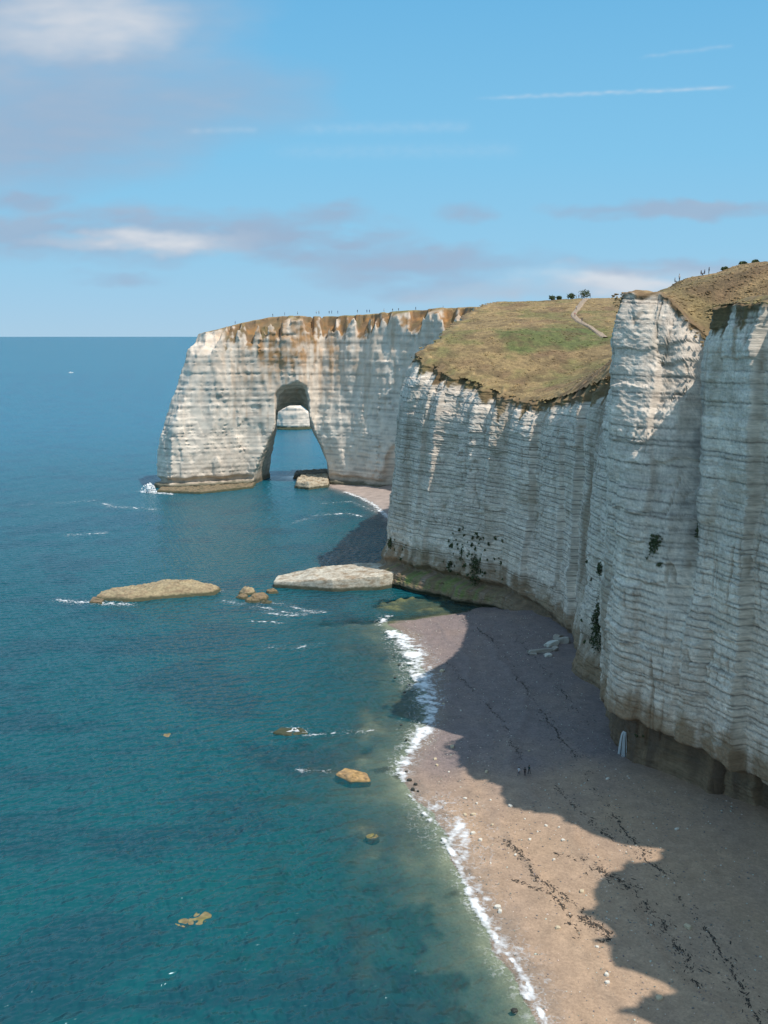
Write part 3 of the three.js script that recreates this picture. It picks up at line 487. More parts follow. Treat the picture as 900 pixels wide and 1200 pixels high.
function bedColor(x, y, z) {
  const d = x - shoreX(z) + 1.4 * n3(x / 14, 3.1, z / 9), a = fbm(x / 11, 6.1, z / 17, 3), b = fbm(x / 2.4, 2.1, z / 2.4, 4), p = n3(x / 0.42, 1, z / 0.42), p2 = n3(x / 0.21, 5, z / 0.21);
  if (d < -0.5) {
    let k = mix3([0.19, 0.215, 0.14], [0.28, 0.30, 0.19], clamp(0.5 + b, 0, 1));
    const weed = clamp((fbm(x / 6, 9.2, z / 7, 5) + 0.25 * b + 0.3 * ss(-5, -12, d) * ss(-45, -20, d) * ss(-175, -150, z) + 0.15 * a - 0.2) * 5, 0, 1);
    k = mix3(k, mix3([0.035, 0.028, 0.03], [0.04, 0.045, 0.02], clamp(0.5 + 2 * a, 0, 1)), weed * 0.75);
    k = mix3(k, mix3([0.12, 0.13, 0.05], [0.05, 0.06, 0.03], clamp(0.5 + 1.8 * b, 0, 1)), ss(0.0, 0.4, blob(x, z, 6, -320, 40, 24) + 0.4 * b) * 0.9);
    return scl3(k, 1 + 0.2 * p);
  }
  // wet sand, tan sand, grey shingle towards the cliff
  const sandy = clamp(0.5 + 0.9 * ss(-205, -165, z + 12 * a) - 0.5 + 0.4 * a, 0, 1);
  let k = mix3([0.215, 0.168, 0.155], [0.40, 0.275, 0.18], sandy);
  k = mix3(k, [0.24, 0.185, 0.14], ss(5.5, 0.5, d + 5 * a + 1.5 * b) * 0.75);
  if (z < -296) k = mix3(k, [0.10, 0.10, 0.05], ss(6, 0, d + 3 * b));
  k = scl3(k, 1 + 0.3 * b + (0.16 + 0.14 * (1 - sandy)) * p + 0.14 * p2);
  return k;
}
{
  const xs = [], zs = [];
  for (let x = -190; x < 112; x += x < -30 ? 2.2 : x < -8 ? 0.8 : x < 72 ? 0.3 : 1.2) xs.push(x);
  for (let z = -80; z > -420; z -= z > -105 ? 1.5 : z > -330 ? 0.36 : 1.6) zs.push(z);
  const W = xs.length, H = zs.length, pos = new Float32Array(W * H * 3), col = new Float32Array(W * H * 3), idx = new Uint32Array((W - 1) * (H - 1) * 6);
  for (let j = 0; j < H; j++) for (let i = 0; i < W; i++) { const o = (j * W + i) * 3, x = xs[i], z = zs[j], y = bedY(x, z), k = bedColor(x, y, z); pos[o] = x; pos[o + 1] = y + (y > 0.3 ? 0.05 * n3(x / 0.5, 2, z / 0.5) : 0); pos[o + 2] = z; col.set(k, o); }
  let q = 0;
  for (let j = 0; j < H - 1; j++) for (let i = 0; i < W - 1; i++) { const a = j * W + i, b = a + 1, c = a + W, d = c + 1; idx[q++] = a; idx[q++] = b; idx[q++] = c; idx[q++] = b; idx[q++] = d; idx[q++] = c; }
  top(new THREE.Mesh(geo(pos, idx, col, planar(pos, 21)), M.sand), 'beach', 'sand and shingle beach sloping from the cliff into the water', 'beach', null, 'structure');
}
// the small beach in the far cove
const COVE = [[397, 573], [428, 583], [448, 597], [461, 611], [470, 622]].map(([u, v]) => at(u, v, 0));
const coveX = (z) => { let i = 0; while (i < COVE.length - 2 && z > COVE[i + 1][2]) i++; return lerp(COVE[i][0], COVE[i + 1][0], (z - COVE[i][2]) / (COVE[i + 1][2] - COVE[i][2])); };
const coveY = (x, z) => { const d = x - coveX(z); return (d > 0 ? 0.085 : 0.24) * d + 0.3 * n3(x / 7, 1, z / 7); };
{
  const pos = [], col = [], idx = [], W = 130, H = 170;
  for (let j = 0; j < H; j++) for (let i = 0; i < W; i++) { const x = -72 + i, z = -612 + j; pos.push(x, clamp(coveY(x, z), -12, 5), z); col.push(...scl3([0.36, 0.29, 0.25], 1 + 0.5 * fbm(x / 5, 2, z / 5, 3) + 0.15 * n3(x, 1, z))); }
  for (let j = 0; j < H - 1; j++) for (let i = 0; i < W - 1; i++) { const a = j * W + i; idx.push(a, a + W, a + 1, a + 1, a + W, a + W + 1); }
  top(new THREE.Mesh(geo(pos, idx, col, planar(pos, 21)), M.sand), 'cove_beach', 'small pinkish shingle beach at the foot of the arch wall', 'beach', null, 'structure');
}

// ------------------------------------------------------------------ sea
const ISLES = [];                                                      // rocks that stand in the sea: x z radius, for waves and foam
seeded(991);
const trains = [[17, 0.10, 0.5], [11, 0.085, -0.2], [7.3, 0.10, 0.9], [5.1, 0.085, 0.2], [3.7, 0.065, -0.6], [2.7, 0.05, 0.6], [1.9, 0.034, 0.0]].map(([L, A, a]) => ({ L, A, kx: Math.cos(a) * 2 * Math.PI / L, kz: Math.sin(a) * 2 * Math.PI / L, p: rr(0, 6.28) }));
function seaY(x, z, cell = 0.3, depth = 9) {
  const wob = 2.6 * n3(x / 31, 1.3, z / 31), wob2 = 2.2 * n3(x / 12, 8.3, z / 12), gust = 0.75 + 0.7 * n3(x / 60, 6.1, z / 60);
  let y = 0;
  for (let i = 0; i < trains.length; i++) { const t = trains[i], f = ss(cell * 1.6, cell * 3.2, t.L); if (f > 0) { const s = Math.sin(t.kx * x + t.kz * z + t.p + wob + (t.L < 8 ? wob2 : 0)); y += f * t.A * (t.L < 8 ? 1 - 1.3 * Math.sqrt(s * s + 0.06) : s); } }
  y *= gust;
  if (cell < 1.2) y += 0.07 * fbm(x / 1.6, 3, z / 2.4, 2);
  return y * clamp(0.25 + depth / 3, 0.25, 1);
}
{
  // rings round the point below the camera, their spacing growing with distance
  const rings = []; { let r = 70; while (r < 120000) { rings.push(r); r += Math.max(0.3, r * r / 102000 * (r < 700 ? 1.25 : 1.8)); if (rings.length > 900) r *= 1.06; } }
  const angs = []; for (let a = -180; a <= 180; a += a >= -24 && a < 12 ? 0.082 : 4) angs.push(a * Math.PI / 180);
  const W = angs.length, H = rings.length, pos = new Float32Array(W * H * 3), col = new Float32Array(W * H * 4), uv = new Float32Array(W * H * 2), idx = new Uint32Array((W - 1) * (H - 1) * 6);
  for (let j = 0; j < H; j++) for (let i = 0; i < W; i++) {
    const q = j * W + i, a = angs[i], r = rings[j], x = r * Math.sin(a), z = -r * Math.cos(a), dr = j ? r - rings[j - 1] : 0.3, here = x > -190 && x < 112 && z < -80 && z > -420;
    const by = here ? bedY(x, z) : z < -450 && z > -620 && x > -70 && x < 60 ? clamp(coveY(x, z), -12, 5) : -12, y = r < 9000 ? seaY(x, z, Math.max(dr, r * 0.0013), -by) : 0;
    pos[q * 3] = x; pos[q * 3 + 1] = y; pos[q * 3 + 2] = z; uv[q * 2] = (x * 0.94 + z * 0.34) / 31; uv[q * 2 + 1] = (z * 0.94 - x * 0.34) / 31;
    const depth = Math.max(0, 0 - by), op = clamp(1 - Math.exp(-depth / 1.25), 0.1, 1);                       // how much murky water lies over the bed
    const wb = r < 2500 ? fbm(x / 34, 14.1, z / 22, 5) + 0.25 * fbm(x / 6, 11.1, z / 5, 3) : 0, wd = clamp((wb - 0.02) * 2.2, 0, 0.36), gr = clamp(0.5 - 1.2 * wb, 0, 1) * ss(260, 120, r);   // weed beds and silt in the water
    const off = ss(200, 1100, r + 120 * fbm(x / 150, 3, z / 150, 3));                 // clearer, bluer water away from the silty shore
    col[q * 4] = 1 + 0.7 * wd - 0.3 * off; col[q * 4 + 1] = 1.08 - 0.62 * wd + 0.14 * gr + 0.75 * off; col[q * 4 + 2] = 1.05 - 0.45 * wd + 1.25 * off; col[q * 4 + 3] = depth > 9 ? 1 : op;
  }
  let k = 0;
  for (let j = 0; j < H - 1; j++) for (let i = 0; i < W - 1; i++) { const a = j * W + i, b = a + 1, c = a + W, d = c + 1; idx[k++] = a; idx[k++] = b; idx[k++] = c; idx[k++] = b; idx[k++] = d; idx[k++] = c; }
  col.n = 4;
  const N = 1024, h = new Float32Array(N * N), wv = [];
  seeded(5);
  for (let i = 0; i < 70; i++) { const L = 31 / Math.round(Math.exp(rr(Math.log(7), Math.log(48)))), a = rr(-1.25, 1.25) + 0.35, m = Math.round(31 / L * Math.cos(a)), n = Math.round(31 / L * Math.sin(a)); wv.push([m, n, rr(0, 6.28), 0.0105 * L ** 0.95]); }
  const S = new Float32Array(N); for (let i = 0; i < N; i++) S[i] = Math.sin(i / N * 2 * Math.PI);
  const addWave = (h, S, N, m, n, ph, A) => { let o = 0; for (let y = 0; y < N; y++) { let q = (n * y + ph) | 0; for (let x = 0; x < N; x++, o++, q += m) h[o] += A * S[q & 1023]; } };
  for (let i = 0; i < wv.length; i++) addWave(h, S, N, wv[i][0] | 0, wv[i][1] | 0, Math.floor(wv[i][2] / 6.2832 * N), wv[i][3]);
  const nm = new Uint8Array(N * N * 4), cell = 31 / N;
  for (let y = 0; y < N; y++) for (let x = 0; x < N; x++) {
    const dx = (h[y * N + (x + 1) % N] - h[y * N + (x + N - 1) % N]) / (2 * cell), dy = (h[((y + 1) % N) * N + x] - h[((y + N - 1) % N) * N + x]) / (2 * cell), l = 1 / Math.hypot(dx, dy, 1), o = (y * N + x) * 4;
    nm[o] = 127.5 + 127.5 * -dx * l; nm[o + 1] = 127.5 + 127.5 * -dy * l; nm[o + 2] = 127.5 + 127.5 * l; nm[o + 3] = 255;
  }
  const t = new THREE.DataTexture(nm, N, N); t.wrapS = t.wrapT = THREE.RepeatWrapping; t.magFilter = t.minFilter = THREE.LinearFilter; t.needsUpdate = true;
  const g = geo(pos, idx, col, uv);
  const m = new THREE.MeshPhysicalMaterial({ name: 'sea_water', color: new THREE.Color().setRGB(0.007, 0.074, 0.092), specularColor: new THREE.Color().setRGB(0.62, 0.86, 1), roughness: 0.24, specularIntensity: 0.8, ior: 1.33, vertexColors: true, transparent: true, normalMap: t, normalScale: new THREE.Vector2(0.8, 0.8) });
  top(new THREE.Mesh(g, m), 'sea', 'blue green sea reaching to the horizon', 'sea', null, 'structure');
}

// ------------------------------------------------------------------ rocks in the sea
const rockTone = (x, y, z, ny, base, low = 0.5) => {
  let k = scl3(mix3(base, CH.brown, clamp(0.3 + 1.6 * fbm(x / 3, y / 0.8, z / 3, 4), 0, 0.9)), 1 + 0.9 * fbm(x / 0.8, y / 0.3, z / 0.8, 3));
  k = mix3(k, CH.weed, ss(low + 0.5, low - 0.2, y + 0.5 * fbm(x / 1.5, y, z / 1.5, 2)) * 0.9);
  return k;
};
function isle(name, label, px, ys, base, opts = {}) {                  // outline in pixels at sea level, height, shape
  const P = px.map(([u, v]) => { const p = at(u, v, 0); return [p[0], p[2]]; }), xs = P.map((p) => p[0]), zs = P.map((p) => p[1]), m = 2.5;
  const step = opts.step ?? 0.28, rough = opts.rough ?? 0.5;
  const sdf = (x, y, z) => {
    const d = sdPoly(P, x, z), crack = Math.abs(n3(x / 3.2 + 5, 1, z / 2.4)), step2 = 0.5 * Math.round(2 * n3(x / 4, 6, z / 3)), h = ys(x, z) * (1 - 0.5 * (opts.steps ?? 0.3) + (opts.steps ?? 0.3) * step2) + rough * (0.9 * fbm(x / 3, 4, z / 3, 4) + 0.5 * ridged(x / 1.4, 2, z / 1.4, 3) - 0.2 - 0.8 * ss(0.09, 0.02, crack));
    const side = d + rough * (1.1 * fbm(x / 2.6, y / 1.6, z / 2.6, 3) + 0.5 * bedOff[bedAt(y * 1.7 + 7)] * 2) + (opts.batter ?? 0.7) * Math.max(0, y) - 0.6;
    return Math.max(side, (y - h) * 0.8);
  };
  return rockSurface(name, label, 'rock', sdf, [Math.min(...xs) - m, -1.6, Math.min(...zs) - m], [Math.max(...xs) + m, opts.top ?? 9, Math.max(...zs) + m], step, (x, y, z, ny) => rockTone(x, y, z, ny, base, opts.low), opts.group);
}
const TAN = [0.36, 0.29, 0.17];
// (u,v) of the outline at the water, heights in metres
isle('rock_islet', 'long humped tan rock islet lying in open water', [[112, 703], [150, 705], [200, 701], [250, 697], [258, 692], [235, 689], [190, 690], [150, 693], [118, 697]], (x, z) => { const p = (x + 94) / 38; return 1.5 + 2.9 * Math.exp(-(((p - 0.62) / 0.3) ** 2)) + 0.7 * Math.exp(-(((p - 0.2) / 0.12) ** 2)); }, TAN, { batter: 0.75, top: 6.5, low: 0.9, rough: 0.38, steps: 0.2 });
isle('small_rock', 'small brown rock breaking the water at the islet tip', [[106, 707], [118, 708], [121, 703], [109, 702]], () => 0.9, CH.brown, { step: 0.16, rough: 0.25, top: 3 });
isle('rock_ledge', 'flat pale chalk ledge jutting into the sea from the cliff foot', [[322, 688], [390, 693], [445, 691], [470, 686], [468, 676], [420, 674], [350, 677], [326, 682]], (x, z) => 3.1 + 0.9 * ss(-30, -24, x) + 0.05 * (x + 20), [0.52, 0.475, 0.38], { batter: 0.12, top: 7, low: 1.1, rough: 0.16, steps: 0.05 });
seeded(31);
for (const [u, v, r, h, i] of [[290, 695, 2.2, 2.4, 0], [303, 701, 2.6, 1.4, 1], [318, 694, 1.6, 1.1, 2], [297, 704, 2.0, 0.8, 3], [284, 700, 1.7, 0.9, 4], [312, 706, 1.3, 0.6, 5]]) {
  const k = FOCAL / 340, ring = []; for (let a = 0; a < 9; a++) { const q = a / 9 * 6.283; ring.push([u + Math.cos(q) * r * k * rr(0.8, 1.25), v + Math.sin(q) * r * k * 0.3 * rr(0.8, 1.25)]); }
  isle('reef_rock', ['rounded tan boulder topping the low brown reef', 'broad weedy brown rock in the low reef', 'low brown reef rock facing the pale ledge', 'wave-washed brown rock at the reef foot', 'brown rock on the open-sea end of the reef', 'tiny dark rock awash beside the reef'][i], ring, () => h, i === 0 ? TAN : [0.21, 0.15, 0.075], { step: 0.2, rough: 0.45, top: 4, group: 'rocks of the low reef' });
}
isle('flat_rock', 'pale flat-topped rock beside the right foot of the arch', [[346, 572], [362, 574], [384, 571], [388, 563], [360, 562], [348, 566]], () => 4.3, [0.48, 0.42, 0.31], { step: 0.5, rough: 0.8, batter: 0.35, top: 8, low: 1.2 });
isle('dark_rock', 'dark weedy shelf seen inside the arch opening', [[344, 561], [386, 560], [388, 553], [346, 555]], () => 2.6, [0.10, 0.085, 0.06], { step: 0.5, rough: 0.7, top: 6 });
isle('arch_ledge', 'weedy tide ledge round the sea foot of the arch', [[184, 577], [235, 579], [296, 572], [300, 566], [250, 566], [195, 568]], () => 1.7, [0.17, 0.14, 0.085], { step: 0.5, rough: 0.7, top: 5, low: 1 });
isle('awash_rock', 'orange tan rock awash off the beach', [[396, 908], [412, 915], [431, 915], [428, 908], [405, 903]], (x, z) => 0.55, [0.40, 0.25, 0.10], { step: 0.12, rough: 0.25, batter: 0.9, top: 3, low: -0.1 });
isle('breaker_rock', 'dark rock under the white breaking wave', [[323, 859], [340, 862], [358, 860], [352, 855], [330, 855]], () => 0.35, CH.weed, { step: 0.16, rough: 0.3, top: 3 });
for (const [u, v, w, i] of [[216, 1081, 6, 0], [230, 1079, 7, 1], [237, 1073, 7, 2], [196, 861, 3, 3], [436, 980, 4, 5]]) {
  const ring = []; for (let a = 0; a < 8; a++) { const q = a / 8 * 6.283; ring.push([u + Math.cos(q) * w * rr(0.8, 1.2), v + Math.sin(q) * w * 0.4 * rr(0.8, 1.2)]); }
  isle('sunken_rock', i < 3 ? 'weedy olive rock of a close trio just breaking the surface far off the beach' : 'small olive rock just breaking the surface off the beach', ring, () => -0.02 + 0.05 * (i % 3), [0.19, 0.17, 0.06], { step: 0.14, rough: 0.2, batter: 1.2, top: 2, low: -0.6, group: i < 3 ? 'trio of rocks awash' : 'rocks awash off the beach' });
}

// ------------------------------------------------------------------ foam
function foamCells(cover, step, name, label) {                         // cover: how densely bubbles cover each grid point of the sea surface
  const vid = new Map(), pos = [], idx = [], col = [];
  const vert = (i, j, a) => { const k = i * 100000 + j; let q = vid.get(k); if (q === undefined) { q = pos.length / 3; vid.set(k, q); const x = i * step, z = -j * step, by = z > -420 ? bedY(x, z) : -9; pos.push(x, Math.max(seaY(x, z, 0.4, -by), by) + 0.06 + (by < 0 ? 0.3 : 0.04) * a * Math.max(0, 0.3 + fbm(x / 0.8, 4, z / 0.8, 3)), z); col.push(1, 1, 1, a); } return q; };
  for (const k of cover.keys()) {
    const i = Math.floor(k / 100000), j = k - i * 100000, ca = (p, q) => cover.get(p * 100000 + q) ?? 0, A = ca(i, j), B = ca(i + 1, j), C = ca(i, j + 1), D = ca(i + 1, j + 1);
    if (A + B + C + D < 0.06) continue;
    const a = vert(i, j, A), b = vert(i + 1, j, B), c = vert(i, j + 1, C), d = vert(i + 1, j + 1, D); idx.push(a, b, c, b, d, c);
  }
  col.n = 4;
  return top(new THREE.Mesh(geo(pos, idx, col), M.froth), name, label, 'foam', null, 'stuff');
}
function foamBand(cells, step, pts, width, dens, seed, stretch = 1) {
  const P = pts.map((p) => at(p[0], p[1], 0));
  for (let s = 0; s < P.length - 1; s++) {
    const [ax, , az] = P[s], [bx, , bz] = P[s + 1], L = Math.hypot(bx - ax, bz - az), w0 = pts[s][2] ?? width, w1 = pts[s + 1][2] ?? width, wm = Math.max(w0, w1) * 2.2;
    for (let i = Math.floor((Math.min(ax, bx) - wm) / step); i <= (Math.max(ax, bx) + wm) / step; i++) for (let j = Math.floor((-Math.max(az, bz) - wm) / step); j <= (-Math.min(az, bz) + wm) / step; j++) {
      const x = i * step, z = -j * step, t = clamp(((x - ax) * (bx - ax) + (z - az) * (bz - az)) / (L * L), 0, 1), e = Math.hypot(x - ax - t * (bx - ax), z - az - t * (bz - az)) / lerp(w0, w1, t);
      if (e > 2.3) continue;
      const n = fbm(x / (1.7 * stretch), seed, z / 1.7, 4) + 0.5 * fbm(x / 5, seed + 3, z / 5, 2), cell = Math.abs(n3(x / 1.1, seed + 7, z / 1.1)) + 0.5 * Math.abs(n3(x / 0.5, seed + 5, z / 0.5));
      const core = clamp((1.7 * n + dens - 0.02 - 0.85 * e * e) * 1.15, 0, 0.9), lace = clamp((0.24 - cell) * 5, 0, 1) * clamp((dens + 0.45 + 0.9 * n) * (1 - e / 2.3), 0, 0.75), a = Math.max(core, lace), k = i * 100000 + j;
      if (a > 0.02 && a > (cells.get(k) ?? 0)) cells.set(k, a);
    }
  }
}
{
  const near = new Map();
  foamBand(near, 0.16, [[458, 740, 1.6], [468, 746, 3], [480, 757, 3.6], [488, 775, 3.6], [496, 797, 3.2], [501, 815, 2.8], [505, 835, 1.8]], 2, 0.62, 1.5);
  foamBand(near, 0.16, [[505, 838, 1.2], [498, 855, 2.2], [486, 873, 1.8], [475, 890, 1.8], [470, 902, 1.4], [474, 915, 0.9]], 1.2, 0.55, 2.5);
  foamBand(near, 0.16, [[480, 932, 0.5], [490, 945, 0.8], [505, 960, 0.9]], 1, 0.2, 3.5);
  foamBand(near, 0.16, [[512, 945, 3], [525, 962, 4.2], [540, 985, 3.8], [552, 1005, 2.4]], 3, 0.12, 4.5);
  foamBand(near, 0.16, [[519, 983, 0.5], [532, 1003, 0.7], [545, 1035, 0.8], [557, 1060, 0.85], [570, 1083, 1.0], [583, 1104, 0.6]], 0.9, 0.7, 5.5);
  foamBand(near, 0.16, [[582, 1100, 1.0], [597, 1122, 2.0], [612, 1145, 1.9], [622, 1165, 1.7], [632, 1188, 1.3], [645, 1205, 1.2]], 1.3, 0.12, 6.5);
  foamBand(near, 0.16, [[600, 1125, 0.4], [617, 1148, 0.5], [625, 1170, 0.5], [640, 1200, 0.6]], 0.5, 0.6, 16.5);
  foamBand(near, 0.16, [[486, 925, 1.5], [505, 950, 2.5], [530, 985, 2.5], [555, 1035, 2.2], [585, 1090, 2.2], [612, 1135, 2.4], [640, 1190, 2.2]], 2, -0.12, 31.5);
  foamBand(near, 0.16, [[478, 760, 3], [494, 800, 3], [500, 830, 3], [482, 880, 2.5], [472, 905, 2]], 2, -0.1, 33.5);
  foamBand(near, 0.16, [[444, 733, 0.9], [452, 722, 1.4], [458, 722, 0.8]], 1.2, 0.5, 7.5);
  foamBand(near, 0.16, [[322, 858, 0.5], [333, 858, 1.0], [348, 855, 1.3], [358, 859, 0.7]], 1, 0.75, 8.5);
  foamBand(near, 0.16, [[362, 862, 0.8], [400, 859, 1.0], [437, 856, 0.8]], 1, -0.04, 9.5);
  foamBand(near, 0.16, [[350, 902, 0.6], [372, 904, 0.6], [400, 905, 0.8], [408, 912, 0.5]], 0.7, 0.06, 10.5);
  foamCells(near, 0.16, 'shore_foam', 'white foam of waves running up the beach and breaking offshore');
  const far = new Map();
  for (const [pts, w, d, s] of [[[[70, 704], [95, 706], [120, 707], [150, 709]], 1.8, 0.3, 1], [[[240, 697], [262, 692]], 0.8, 0.1, 2], [[[262, 705], [285, 708], [305, 712], [325, 716], [350, 720]], 1.6, 0.02, 3], [[[310, 718], [340, 722], [372, 717]], 1.3, 0.08, 4], [[[290, 728], [330, 730]], 1.0, 0.0, 5],
    [[[305, 706], [330, 708], [360, 716], [380, 718]], 1.2, 0.1, 6], [[[310, 758], [345, 760], [375, 755]], 1.2, -0.12, 7]]) foamBand(far, 0.24, pts, w, d, 40 + s);
  foamCells(far, 0.24, 'rock_foam', 'white foam swirling round the islet and the low reef');
  const arch = new Map();
  for (const [pts, w, d, s] of [[[[168, 576], [182, 578], [200, 579]], 2.6, 0.45, 1], [[[240, 574], [275, 573], [296, 570]], 1.6, 0.35, 2], [[[120, 590], [135, 594], [180, 597]], 2.6, 0.12, 3], [[[30, 592], [60, 590], [110, 587]], 2.4, -0.12, 4], [[[82, 627], [100, 626], [122, 625]], 2.2, 0.2, 5],
    [[[405, 577], [425, 584], [440, 593], [452, 604], [462, 613]], 2.0, 0.5, 6], [[[380, 590], [412, 588], [440, 600]], 1.6, 0.0, 7], [[[370, 604], [410, 602], [425, 605]], 1.8, 0.15, 8], [[[345, 613], [360, 608]], 1.4, 0.05, 9]]) foamBand(arch, 0.45, pts, w, d, 60 + s);
  foamCells(arch, 0.45, 'arch_foam', 'white surf round the foot of the arch and along the cove');
  // spray thrown up at the seaward foot of the arch
  const c = at(175, 577, 0), parts = [];
  seeded(8);
  for (let i = 0; i < 240; i++) { const s = rr(0.15, 0.55) * (1 - i / 480), g = new THREE.IcosahedronGeometry(s, 0), h = Math.pow(rnd(), 1.6); g.scale(rr(0.8, 1.3), rr(0.8, 1.6), rr(0.8, 1.3)); g.translate(c[0] + (rr(-1, 1) + rr(-1, 1)) * 2.6 * (1 - 0.5 * h), 0.1 + h * 4.6, c[2] + rr(-2, 2)); parts.push(g); }
  top(new THREE.Mesh(mergeGeometries(parts), M.foam), 'wave_spray', 'white spray bursting against the seaward foot of the arch', 'spray', null, 'stuff');
}

// ------------------------------------------------------------------ stones, fallen slabs and weed on the beach
const blockGeos = [];
for (let i = 0; i < 5; i++) {
  seeded(200 + i);
  const g = new THREE.IcosahedronGeometry(0.5, 2), p = g.attributes.position, sx = rr(0.9, 1.35), sy = rr(0.45, 0.75), sz = rr(0.75, 1.1);
  for (let q = 0; q < p.count; q++) { let x = p.getX(q), y = p.getY(q), z = p.getZ(q); const l = 1 + 0.45 * n3(x * 1.9 + i * 7, y * 1.9, z * 1.9) + 0.16 * n3(x * 5 + i, y * 5, z * 5); x = clamp(x * l, -0.42, 0.45) * sx; y = clamp(y * l, -0.33, 0.34) * sy * 1.3; z = clamp(z * l, -0.42, 0.4) * sz; p.setXYZ(q, x, y, z); }
  g.deleteAttribute('uv'); g.computeVertexNormals(); blockGeos.push(g);
}
const stoneM = [[0.66, 0.62, 0.53], [0.56, 0.46, 0.31], [0.42, 0.37, 0.31]].map((c, i) => std({ name: ['white_chalk_stone', 'yellow_stone', 'grey_stone'][i], color: new THREE.Color().setRGB(...c) }));
const darkStone = std({ name: 'weedy_stone', color: new THREE.Color().setRGB(0.035, 0.035, 0.025), roughness: 0.6 });
function stone(u, v, size, m, gi, label, group, name = 'beach_stone', lift = 0.2) {
  let p = at(u, v, 1.2); for (let i = 0; i < 6; i++) p = at(u, v, Math.max(bedY(p[0], p[2]), -0.1));
  const o = new THREE.Mesh(blockGeos[gi % 5], m); o.position.set(p[0], Math.max(bedY(p[0], p[2]), -0.1) + size * lift * 0.6, p[2]); o.scale.setScalar(size); o.rotation.y = rr(0, 6.28);
  return top(o, name, label, 'stone', group);
}
seeded(610);
const W0 = 'white chalk stone lying on the sand', Y0 = 'yellowish stone lying on the sand', G0 = 'white stones scattered on the beach', G1 = 'yellowish stones scattered on the beach';
for (const [u, v, s] of [[554, 977, 0.9], [563, 985, 0.8], [598, 945, 0.8], [583, 1064, 1.1], [586, 1069, 0.9], [583, 1062, 0.6], [660, 985, 0.7], [640, 968, 0.6], [604, 1002, 0.5], [649, 1008, 0.6], [711, 1143, 0.8], [712, 1152, 0.7], [621, 984, 0.6], [559, 942, 0.6], [575, 938, 0.5], [545, 936, 0.7], [630, 975, 0.4], [655, 970, 0.5], [615, 960, 0.4], [700, 1110, 0.5], [793, 972, 0.7], [712, 913, 0.7], [575, 1012, 0.4], [540, 833, 0.5], [517, 820, 0.5], [526, 905, 0.5]]) stone(u, v, s, stoneM[0], Math.floor(rr(0, 5)), W0, G0);
for (const [u, v, s] of [[518, 787, 1.3], [530, 876, 1.1], [510, 890, 0.8], [555, 955, 0.9], [545, 955, 0.7], [520, 825, 0.6], [570, 905, 0.8], [682, 1045, 0.8], [654, 1088, 0.8], [806, 1087, 1.1], [773, 1170, 0.9], [512, 897, 0.7], [620, 880, 0.5], [577, 967, 0.6]]) stone(u, v, s, stoneM[1], Math.floor(rr(0, 5)), Y0, G1);
for (const [u, v, s] of [[480, 915, 0.9], [487, 920, 0.8], [484, 926, 0.9], [476, 905, 0.6], [490, 928, 0.6], [603, 1186, 0.9], [468, 780, 0.8], [463, 795, 0.9], [474, 812, 0.7], [462, 770, 0.7], [480, 803, 0.6], [470, 850, 0.7], [476, 868, 0.6]]) stone(u, v, s, darkStone, Math.floor(rr(0, 5)), 'dark weedy stone in the wash at the edge of the water', 'weedy stones in the wash', 'wash_stone', 0.3);
// loose pebbles and shells
{
  seeded(4711);
  const count = 7000, im = new THREE.InstancedMesh(blockGeos[3], std({ name: 'pebble' }), count), m = new THREE.Matrix4(), q = new THREE.Quaternion(), e = new THREE.Euler(), c = new THREE.Color();
  let n = 0;
  for (let t = 0; t < 80000 && n < count; t++) {
    const z = rr(-312, -105), x = shoreX(z) + rr(0.5, 52); if (x > 46 + 22 * ss(-185, -160, z)) continue;
    if (fbm(x / 6, 3.3, z / 9, 3) < rr(-0.35, 0.3)) continue;
    const s = 0.1 + 0.22 * rnd() ** 3; e.set(0, rr(0, 6.28), 0); q.setFromEuler(e); m.compose(new THREE.Vector3(x, bedY(x, z) + s * 0.12, z), q, new THREE.Vector3(s, s, s)); im.setMatrixAt(n, m);
    const g = rnd(), k = g < 0.2 ? [0.6, 0.55, 0.46] : g < 0.6 ? [0.3, 0.25, 0.2] : [0.19, 0.17, 0.155]; im.setColorAt(n, c.setRGB(k[0] * rr(0.8, 1.2), k[1], k[2])); n++;
  }
  im.count = n; top(im, 'pebbles', 'loose pebbles strewn over the beach', 'pebbles', null, 'stuff');
}
